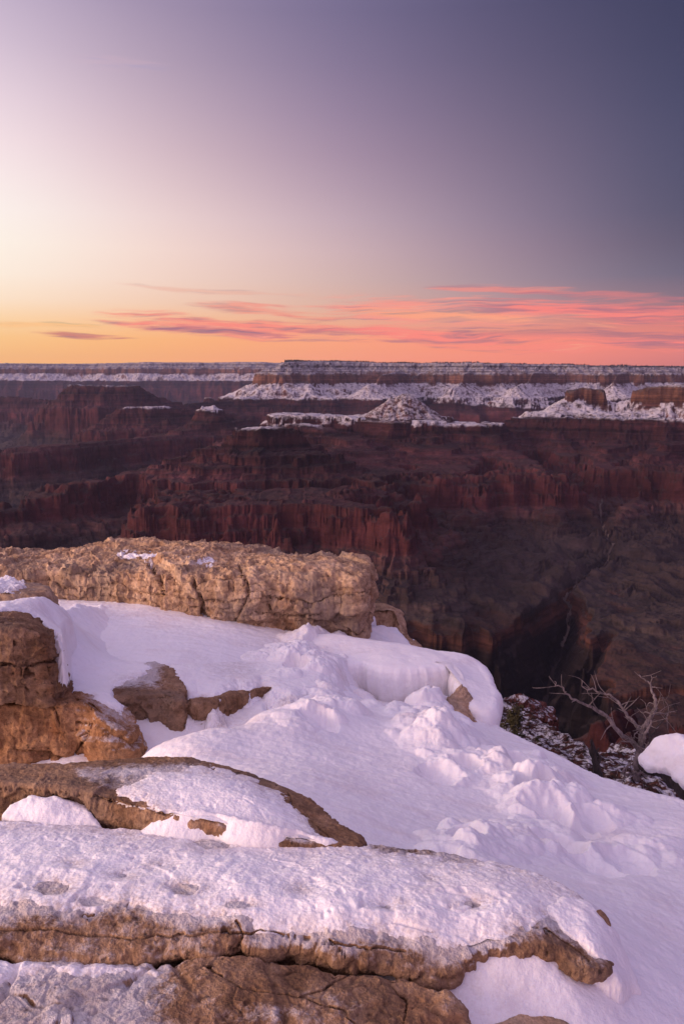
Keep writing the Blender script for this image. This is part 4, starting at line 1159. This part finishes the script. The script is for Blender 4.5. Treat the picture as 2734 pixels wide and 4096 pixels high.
snow_on('snow_patch', 'snow strip in the crease at the back left of the bottom slab', slab3, [(-80,955),(0,960),(60,966),(150,968),(160,975),(100,978),(40,976),(0,985),(-80,1000)], .012, 14, 73)
rock('rock', 'small tan rock tip at the bottom edge right of centre', 'rock',
  [(478,1035,-1.645),(500,1022,-1.635),(525,1015,-1.635),(548,1018,-1.64),(566,1034,-1.65),(560,1080,-1.66),(500,1080,-1.66)],
  [(0, 0), (.01, .006), (.02, .03), (.02, .08), (.02, .2)], seed=81, amp=.35, size=.4, n=500, k1=50, k2=24)
rock('rock', 'small brown rock beside the right tip of the long foreground slab', 'rock',
  [(592,914,-1.545),(599,909,-1.54),(607,915,-1.55),(613,931,-1.575),(606,935,-1.575),(598,927,-1.555)],
  [(0, 0), (.006, .004), (.012, .02), (.012, .06), (.02, .2)], seed=85, amp=.3, size=.3, n=260, k1=24, k2=20, mat=ROCK_DARK)
rock('rock', 'tiny brown stone half buried at the foot of the overhanging snow drift', 'rock',
  [(362,703,-2.30),(372,704,-2.29),(379,709,-2.31),(374,711,-2.32),(365,707,-2.32)],
  [(0, 0), (.01, .006), (.015, .03), (.02, .12)], seed=88, amp=.4, size=.3, n=160, k1=16, k2=14, mat=ROCK_DARK)

def sheet(name, label, pts, poly, edge=6.0, seed=0, dirt=.1, na=260, nr=220, group=None, kind=None):
    """a free-lying patch of snow: smooth surface through points, thinning to nothing at its outline"""
    q = np.array([PZ(*a) for a in pts])
    f = tps(q, 2e-3)
    pp = np.array([PZ(a, b, q[:, 2].mean()) for a, b in poly])
    az_, rr_ = np.arctan2(pp[:, 0], pp[:, 1]), np.hypot(pp[:, 0], pp[:, 1])
    A, T = np.meshgrid(np.linspace(az_.min() - .03, az_.max() + .03, na), np.linspace(rr_.min() * .96, rr_.max() * 1.04, nr))
    x, y = T * np.sin(A), T * np.cos(A)
    z = f(x, y)
    u, w_ = proj(np.stack([x, y, z], -1))
    sc = T.mean()
    sd = poly_sd(u, w_, poly) + 3.0 * fbm2(x, y, .022 * sc, 4, .6, seed)
    z = z + .010 + .016 * sc * .4 * fbm2(x, y, .05 * sc, 4, .55, seed + 1) + .002 * fbm2(x, y, .012 * sc, 3, .6, seed + 2)
    th = np.clip(sd / edge, -1, 1)
    z = z + np.where(th > 0, -.012 * sc * .4 * (1 - th) ** 2, -.005 * sc + th * .05 * sc)
    Q_ = grid_quads(nr, na)
    Q_ = Q_[(th.reshape(-1)[Q_] > -.9).any(1)]
    uq, inv = np.unique(Q_, return_inverse=True)
    ob = mesh_obj(name, np.stack([x, y, z], -1).reshape(-1, 3)[uq], inv.reshape(-1, 4), SNOW, attrs={'dirt': (dirt * np.clip(1 - sd / 14, 0, 1)).reshape(-1)[uq]})
    tag(ob, label, 'snow', group, kind)
sheet('snow_patch', 'soft white snow pocket under the left front edge of the oval slab',
  [(8,812,-1.53),(30,797,-1.50),(60,799,-1.505),(88,808,-1.525),(100,826,-1.55),(60,828,-1.555),(20,824,-1.55),(40,810,-1.515)],
  [(2,814),(10,803),(28,795),(60,797),(86,804),(94,815),(104,829),(60,832),(15,828)], 7, 401)
sheet('snow_patch', 'snow wedge filling the gap between the oval slab and the long foreground slab',
  [(150,838,-1.545),(150,826,-1.525),(180,813,-1.478),(205,812,-1.472),(240,822,-1.48),(280,832,-1.495),(320,839,-1.515),(350,846,-1.545),(300,847,-1.545),(220,843,-1.545),(230,833,-1.50),(190,828,-1.51)],
  [(128,838),(150,824),(172,813),(196,807),(230,815),(270,824),(310,834),(350,845),(330,850),(240,846),(170,842)], 7, 403)

sheet('snow_patch', 'snow bank heaped in front of the low rock step beside the back ledge',
  [(336,642,-2.36),(343,626,-2.33),(351,610,-2.27),(363,604,-2.25),(374,610,-2.27),(370,622,-2.31),(384,628,-2.34),(398,631,-2.37),(411,643,-2.43),(376,645,-2.40),(356,630,-2.335)],
  [(334,646),(340,628),(348,609),(357,601),(368,603),(377,606),(375,616),(371,624),(384,624),(396,627),(404,634),(412,645),(380,652)], 6, 407)

sheet('snow_patch', 'snow drape over the blunt right end of the long foreground slab',
  [(548,905,-1.525),(575,900,-1.535),(596,910,-1.55),(612,935,-1.58),(622,962,-1.63),(606,958,-1.575),(590,945,-1.553),(570,930,-1.535),(552,917,-1.52),(630,985,-1.68)],
  [(545,908),(562,896),(585,899),(603,910),(618,936),(640,990),(622,985),(606,966),(592,952),(576,938),(560,926)], 7, 411)

sheet('snow_patch', 'snow strip between the two upper boulders at the left edge',
  [(-60,606,-1.45),(0,604,-1.445),(20,602,-1.445),(38,602,-1.46),(50,602,-1.50),(62,612,-1.66),(52,622,-1.60),(40,616,-1.49),(28,608,-1.455),(70,622,-1.80)],
  [(-70,599),(10,598),(38,595),(54,594),(64,604),(72,620),(62,634),(48,626),(36,614),(22,608),(-70,609)], 6, 413)
# ------------------------------------------------------------------ slopes below the rim, right
def slope_mat(name='snow_dusted_scree', k=1.0):
    m = bpy.data.materials.new(name)
    m.use_nodes = True
    t = NT(m.node_tree)
    geo = t.n('ShaderNodeNewGeometry')
    pos = geo.outputs['Position']
    sp = t.n('ShaderNodeSeparateXYZ')
    t.link(geo.outputs['Normal'], sp.inputs[0])
    n1 = t.noise(pos, 1.5, 5, .7)
    n2 = t.noise(pos, .25, 3, .6)
    bed = t.noise(t.vscale(pos, (.25, .25, 2.2)), 1.0, 4, .65)
    fine = t.noise(pos, 5.5, 4, .7)
    red = t.ramp(t.math('ADD', t.math('MULTIPLY', n2, .4), t.math('MULTIPLY', bed, .6)), [(.3, (.035 * k, .014 * k, .012 * k, 1)), (.5, (.075 * k, .028 * k, .023 * k, 1)), (.62, (.06 * k, .028 * k, .023 * k, 1)), (.75, (.04 * k, .021 * k, .018 * k, 1))])
    brush = t.smooth(t.noise(pos, 3.2, 4, .7), .46, .58)
    red = t.mixc(t.math('MULTIPLY', brush, .8), red, (.018, .017, .013, 1))
    snow = t.smooth(t.math('ADD', sp.outputs[2], t.math('MULTIPLY', t.math('SUBTRACT', fine, .5), 1.5)), .62, .95)
    snow = t.math('MULTIPLY', snow, t.smooth(n1, .47, .58))
    at = t.n('ShaderNodeAttribute', attribute_name='frost').outputs['Fac']
    snow = t.math('MULTIPLY', snow, at)
    col = t.mixc(snow, red, (.62, .60, .64, 1))
    bs = t.n('ShaderNodeBsdfPrincipled')
    t.link(col, bs.inputs['Base Color'])
    bs.inputs['Roughness'].default_value = .95
    bs.inputs['Specular IOR Level'].default_value = .1
    b = t.n('ShaderNodeBump')
    b.inputs['Strength'].default_value = .9
    b.inputs['Distance'].default_value = .5
    t.link(t.math('ADD', n1, t.math('MULTIPLY', fine, .5)), b.inputs['Height'])
    t.link(b.outputs[0], bs.inputs['Normal'])
    o = t.n('ShaderNodeOutputMaterial')
    t.link(bs.outputs[0], o.inputs[0])
    return m
SCREE = slope_mat()
OUTCROP = slope_mat('red_outcrop_rock', 2.3)
SL = np.array([P3(*a) for a in [(470,690,64),(510,700,62),(547,728,56),(566,741,50),(600,757,45),(625,752,47),(645,757,44),(690,768,42),(760,780,40),(860,800,38),(400,640,70),
      (540,790,22),(600,800,20),(683,820,18),(760,830,18),(480,780,25),(400,760,30),(620,775,32),(683,790,30),(560,765,38),(860,850,18),(300,760,30)]])
f_s = tps(SL, 2e-2)
CR2 = np.array([P3(*a) for a in [(300,600,75),(470,690,64),(510,702,61),(547,728,56),(566,741,50),(600,757,45),(612,753,47),(630,752,47),(650,757,44),(690,768,42),(760,780,40),(900,800,38)]])
sx, sy = polar_sheet(R(-8), R(38), 520, 13, 95, 420)
sz = f_s(sx, sy)
cr = np.interp(np.arctan2(sx, sy), np.arctan2(CR2[:, 0], CR2[:, 1]), np.hypot(CR2[:, 0], CR2[:, 1]))
by = np.maximum(np.hypot(sx, sy) - cr, 0)
sz += .55 * fbm2(sx, sy, 5, 4, .6, 201, ridged=True) * np.exp(-by / 3) + .35 * fbm2(sx, sy, 1.1, 3, .6, 203) + .16 * np.abs(fbm2(sx, sy, .4, 2, .6, 205))
sz -= 1.1 * by ** 1.1
o = mesh_obj('scree_slope', np.stack([sx, sy, sz], -1), grid_quads(*sx.shape), SCREE, attrs={'frost': np.ones(sx.size)})
tag(o, 'brushy red scree slope dusted with snow below the snow edge', 'slope', kind='structure')

# red outcrop, 60 m off
OUT = [(492,712,-25.6),(506,713,-25.9),(522,714,-25.8),(538,716,-25.9),(548,720,-26.2),(550,712,-26.4),(540,704,-26.3),(525,700,-26.0),(508,702,-26.2),(488,702,-26.2)]
v, q, kt = slab_mesh(OUT, [(0, 0), (.15, .1), (.25, .5), (.30, 1.2), (.15, 1.5), (.35, 2.0), (.40, 3.2), (.3, 3.5), (.6, 5.0)], [(520,705,-25.2),(505,706,-25.5)], 420, 36, 60, .25, 211, .45, 8.0)
nv = vnormals(v, q)
side = sstep(1 - np.abs(nv[:, 2]), .15, .7)
d = .35 * fbm3(v, 2.2, 4, .6, 213) + .25 * fbm3(v, .7, 3, .6, 214, ridged=True) + side * .30 * fbm3(v, .8, 3, .6, 215, stretch=(.15, .15, 1)) + .25 * np.abs(fbm3(v, .9, 2, .5, 216))
v = v + nv * d[:, None]
o = mesh_obj('rock_outcrop', v, q, OUTCROP, attrs={'frost': np.full(len(v), 1.0)})
tag(o, 'red snow-dusted rock outcrop beyond the end of the snow drift', 'rock outcrop')

# ------------------------------------------------------------------ dead shrub, log, small plants
def bark_mat(name, c0, c1, sc=1.0):
    m = bpy.data.materials.new(name)
    m.use_nodes = True
    t = NT(m.node_tree)
    geo = t.n('ShaderNodeNewGeometry')
    pos = geo.outputs['Position']
    n1 = t.noise(t.vscale(pos, (1, 1, .35)), 55.0 * sc, 4, .65)
    n2 = t.noise(pos, 9.0 * sc, 3, .6)
    col = t.ramp(t.math('ADD', t.math('MULTIPLY', n1, .6), t.math('MULTIPLY', n2, .4)), [(.35, c0), (.62, c1)])
    bs = t.n('ShaderNodeBsdfPrincipled')
    t.link(col, bs.inputs['Base Color'])
    bs.inputs['Roughness'].default_value = .85
    b = t.n('ShaderNodeBump')
    b.inputs['Strength'].default_value = .8
    b.inputs['Distance'].default_value = .006 / sc
    t.link(n1, b.inputs['Height'])
    t.link(b.outputs[0], bs.inputs['Normal'])
    o = t.n('ShaderNodeOutputMaterial')
    t.link(bs.outputs[0], o.inputs[0])
    return m
BARK = bark_mat('grey_dead_wood', (.05, .035, .032, 1), (.27, .21, .20, 1))
BARK_D = bark_mat('dark_dead_wood', (.014, .010, .009, 1), (.055, .038, .032, 1))

def tube_arrays(pts, r0, r1, seg=9, wob=.012, seed=0, sub=7):
    """a tapered crooked limb through 3-D points"""
    p = np.asarray(pts, float)
    out = []
    for i in range(len(p) - 1):
        a, b, c, d = p[max(i - 1, 0)], p[i], p[i + 1], p[min(i + 2, len(p) - 1)]
        s = np.linspace(0, 1, sub, endpoint=False)[:, None]
        out.append(.5 * (2 * b + (c - a) * s + (2 * a - 5 * b + 4 * c - d) * s ** 2 + (3 * b - a - 3 * c + d) * s ** 3))
    c = np.concatenate(out + [p[-1:]])
    n = len(c)
    c = c + wob * np.stack([fbm2(c[:, 0] * 1 + k * 9, c[:, 2] + c[:, 1], .12, 3, .6, seed + k) for k in range(3)], 1) * np.linspace(0, 1, n)[:, None] ** .3
    tg = np.gradient(c, axis=0)
    tg /= np.linalg.norm(tg, axis=1, keepdims=True) + 1e-12
    up = np.array([.3, .9, .2])
    a = np.cross(tg, up)
    a /= np.linalg.norm(a, axis=1, keepdims=True) + 1e-12
    b = np.cross(tg, a)
    th = np.linspace(0, 2 * math.pi, seg, endpoint=False)
    rr = np.linspace(r0, r1, n) * (1 + .18 * fbm2(np.arange(n) * .35 + seed, np.zeros(n), 1.0, 2, .5, seed))
    v = c[:, None, :] + rr[:, None, None] * (np.cos(th)[None, :, None] * a[:, None, :] + np.sin(th)[None, :, None] * b[:, None, :])
    v = v.reshape(-1, 3)
    i = np.arange(n * seg).reshape(n, seg)
    nx = np.roll(i, -1, 1)
    q = np.stack([i[:-1], nx[:-1], nx[1:], i[1:]], -1).reshape(-1, 4)
    v = np.concatenate([v, c[:1], c[-1:]])
    tr = [(i[0, k], i[0, (k + 1) % seg], n * seg) for k in range(seg)] + [(i[-1, (k + 1) % seg], i[-1, k], n * seg + 1) for k in range(seg)]
    return v, q, np.array(tr), c
def join(parts):
    vs, qs, ts, o = [], [], [], 0
    for v, q, t in parts:
        vs.append(v); qs.append(q + o); ts.append(t + o); o += len(v)
    return np.concatenate(vs), np.concatenate(qs), np.concatenate(ts)
def Z8(a, b, t): return P3(483.5 + a * .12755, 650 + b * .12755, t)
T0 = 6.4
shrub = empty('dead_shrub', tuple(Z8(1195, 960, T0)))
tag(shrub, 'leafless grey dead shrub with long bare branches at the snow edge on the right', 'shrub')
base_m = Matrix.Translation(shrub.location)
def limb(name, pts, r0, r1, seed, twigs=0, mat=BARK):
    p3 = np.array([Z8(a, b, t) for a, b, t in pts])
    v, q, tr, c = tube_arrays(p3, r0 * .85, r1 * .75, 9, .04, seed)
    bits = [(v, q, tr)]
    rg = np.random.default_rng(seed)
    for k in range(int(twigs * 1.7)):
        i = int(rg.integers(len(c) // 5, len(c) - 1))
        d = c[min(i + 2, len(c) - 1)] - c[max(i - 2, 0)]
        d = d / (np.linalg.norm(d) + 1e-9)
        s = rg.normal(size=3) * np.array([1, .7, 1])
        e = d * .4 + s / np.linalg.norm(s)
        L = rg.uniform(.04, .20)
        m1 = c[i] + e * L * .5 + rg.normal(size=3) * .012
        m2 = c[i] + e * L + rg.normal(size=3) * .02
        rb = r0 + (r1 - r0) * i / len(c)
        v2, q2, t2, _ = tube_arrays([c[i], m1, m2], min(rb * .45, .006), .0016, 5, .004, seed + k, 4)
        bits.append((v2, q2, t2))
    v, q, tr = join(bits)
    v = v - np.array(shrub.location)
    ob = mesh_obj(name, v, q, mat, parent=shrub, tris=tr)
    return ob
limb('trunk', [(1190,1010,T0),(1195,930,T0),(1205,850,T0),(1215,780,T0),(1230,690,T0),(1250,620,T0-.02),(1285,560,T0-.04),(1305,510,T0-.05),(1325,460,T0-.06),(1337,390,T0-.05),(1320,345,T0-.03),(1300,290,T0),(1262,238,T0+.02),(1210,205,T0+.05)], .034, .006, 301, 9)
limb('branch', [(1215,800,T0),(1185,765,T0),(1130,700,T0-.03),(1070,655,T0-.06),(1020,600,T0-.1),(960,530,T0-.12),(900,475,T0-.14),(830,440,T0-.16),(760,410,T0-.17),(690,370,T0-.18),(650,330,T0-.2),(610,296,T0-.2),(555,284,T0-.2)], .024, .005, 302, 8)
limb('branch', [(1222,700,T0),(1225,640,T0+.02),(1180,580,T0+.06),(1130,510,T0+.1),(1090,455,T0+.12),(1040,405,T0+.14),(980,350,T0+.16),(900,325,T0+.17),(830,310,T0+.18),(785,298,T0+.18),(758,232,T0+.2)], .019, .004, 303, 8)
limb('branch', [(1225,760,T0-.02),(1245,710,T0-.06),(1262,655,T0-.1),(1290,600,T0-.12),(1302,560,T0-.12)], .020, .007, 304, 4)
limb('branch', [(1200,925,T0-.05),(1225,890,T0-.08),(1250,840,T0-.1),(1268,765,T0-.12),(1298,722,T0-.12)], .020, .007, 305, 3)
limb('branch', [(1305,500,T0-.05),(1265,478,T0),(1232,492,T0+.03),(1188,456,T0+.05)], .008, .002, 306, 2)
limb('branch', [(1200,745,T0),(1165,722,T0-.05),(1100,722,T0-.1),(1025,738,T0-.12)], .009, .003, 307, 3)
limb('branch', [(1302,285,T0),(1298,240,T0),(1300,198,T0+.02)], .007, .002, 308, 1)
limb('branch', [(1260,650,T0-.05),(1215,662,T0-.1),(1168,652,T0-.14)], .006, .002, 309, 2)
limb('branch', [(1190,960,T0-.05),(1120,985,T0-.15),(1090,960,T0-.2),(1135,890,T0-.2),(1080,840,T0-.22)], .014, .004, 310, 5)
limb('branch', [(1195,990,T0),(1240,960,T0-.1),(1270,975,T0-.15),(1220,930,T0-.2)], .012, .004, 311, 3)
limb('branch', [(560,284,T0-.2),(566,262,T0-.2),(556,250,T0-.2)], .005, .002, 312, 1)
limb('branch', [(1325,470,T0-.05),(1370,490,T0),(1435,515,T0+.05)], .006, .002, 313, 3)
limb('branch', [(1215,780,T0),(1265,745,T0+.1),(1330,640,T0+.2),(1410,545,T0+.3),(1470,440,T0+.35),(1530,430,T0+.4),(1600,490,T0+.45)], .010, .002, 314, 8, BARK_D)
limb('branch', [(1420,540,T0+.3),(1440,430,T0+.3),(1400,385,T0+.3)], .005, .002, 315, 4)

# small dark snag and brush by the snow edge
sn = empty('dead_snag', tuple(Z8(885, 930, 7.2)))
tag(sn, 'short dark upright snag left of the dead shrub', 'snag')
def snag_part(name, pts, r0, r1, seed):
    v, q, tr, _ = tube_arrays(np.array([Z8(a, b, 7.2) for a, b in pts]), r0, r1, 8, .02, seed)
    mesh_obj(name, v - np.array(sn.location), q, BARK_D, parent=sn, tris=tr)
snag_part('trunk', [(900,1010), (885,930), (865,850), (850,770), (842,708)], .045, .010, 321)
snag_part('branch', [(880,900), (905,850), (880,800), (895,770)], .022, .006, 322)
snag_part('branch', [(868,860), (838,800), (850,745), (838,700)], .024, .005, 323)
snag_part('branch', [(882,960), (872,910), (866,872)], .022, .008, 324)

LEAF = bpy.data.materials.new('dusky_needles')
LEAF.use_nodes = True
_t = NT(LEAF.node_tree)
_c = _t.ramp(_t.noise(_t.n('ShaderNodeNewGeometry').outputs['Position'], 9.0, 3, .6), [(.35, (.016, .015, .008, 1)), (.6, (.055, .046, .018, 1))])
_b = _t.n('ShaderNodeBsdfPrincipled'); _t.link(_c, _b.inputs['Base Color']); _b.inputs['Roughness'].default_value = .9
_o = _t.n('ShaderNodeOutputMaterial'); _t.link(_b.outputs[0], _o.inputs[0])
def brush(name, label, px, py, t, hgt, wid, seed, n=900, size=.05, group=None):
    rt = empty(name, tuple(P3(px, py, t)))
    tag(rt, label, 'shrub', group)
    rg = np.random.default_rng(seed)
    bits = []
    for k in range(7):
        tip = np.array([rg.normal() * wid * .45, rg.normal() * wid * .4, hgt * rg.uniform(.55, 1)])
        v, q, tr, c = tube_arrays([np.zeros(3), tip * .5 + rg.normal(size=3) * wid * .08, tip], hgt * .022, hgt * .006, 5, .01, seed + k, 4)
        bits.append((v, q, tr))
    v, q, tr = join(bits)
    mesh_obj('stem', v, q, BARK_D, parent=rt, tris=tr)
    h = rg.random(n) ** .8
    cl = rg.integers(0, 26, n)
    cc = np.stack([rg.normal(size=26) * wid * .36, rg.normal(size=26) * wid * .34, rg.random(26) * hgt], 1)
    cc[:, :2] *= (1.1 - .75 * cc[:, 2:] / hgt)
    p = cc[cl] + rg.normal(size=(n, 3)) * np.array([wid, wid, hgt]) * .085
    p[:, 2] = np.abs(p[:, 2])
    a = rg.normal(size=(n, 3)) * size
    b = rg.normal(size=(n, 3)) * size * .45
    v = np.stack([p - a, p + b, p + a, p - b], 1).reshape(-1, 3)
    mesh_obj('foliage', v, np.arange(4 * n).reshape(-1, 4), LEAF, parent=rt, smooth=False)
brush('evergreen_shrub', 'yellow-green evergreen shrub against the red outcrop beside the snow drift', 513, 742, 22, .95, .55, 331, 1500, .030)
# log with a snow cap at the right edge
lv, lq, lt, _ = tube_arrays(np.array([P3(a, b, t) for a, b, t in [(648,765,6.2),(664,764,6.1),(684,779,5.9),(720,803,5.7),(780,842,5.4)]]), .085, .15, 28, .03, 351, 22)
nvv = lv - np.repeat(lv.mean(0)[None], len(lv), 0)
lv = lv + .016 * fbm3(lv, .12, 4, .6, 352)[:, None] * nvv / (np.linalg.norm(nvv, axis=1, keepdims=True) + 1e-9)
o = mesh_obj('fallen_log', lv, lq, BARK_D, tris=lt)
tag(o, 'dark weathered fallen log under a snow mound at the right edge', 'log')
MOUND = [(641,754,-2.83),(648,762,-2.85),(662,765,-2.83),(684,779,-2.79),(720,802,-2.79),(780,840,-2.79),(800,830,-2.95),(760,800,-2.98),(700,764,-2.98),(672,747,-2.92),(655,745,-2.89),(645,749,-2.86)]
v, q, kt = slab_mesh(MOUND, [(0, 0), (.012, .008), (.020, .025), (.018, .05), (0, .075), (-.05, .085)], [(652,739,-2.72),(661,734,-2.68),(674,740,-2.67),(692,753,-2.67),(722,775,-2.69)], 500, 50, 24, .03, 361, soft=.6)
nv = vnormals(v, q)
v = v + nv * (.085 * fbm3(v, .30, 4, .55, 366) + .010 * fbm3(v, .07, 3, .55, 363))[:, None]
o = mesh_obj('snow_mound', v, q, SNOW, attrs={'dirt': np.zeros(len(v))})
tag(o, 'rounded snow mound lying on the fallen log at the right edge', 'snow mound')
haze_box()
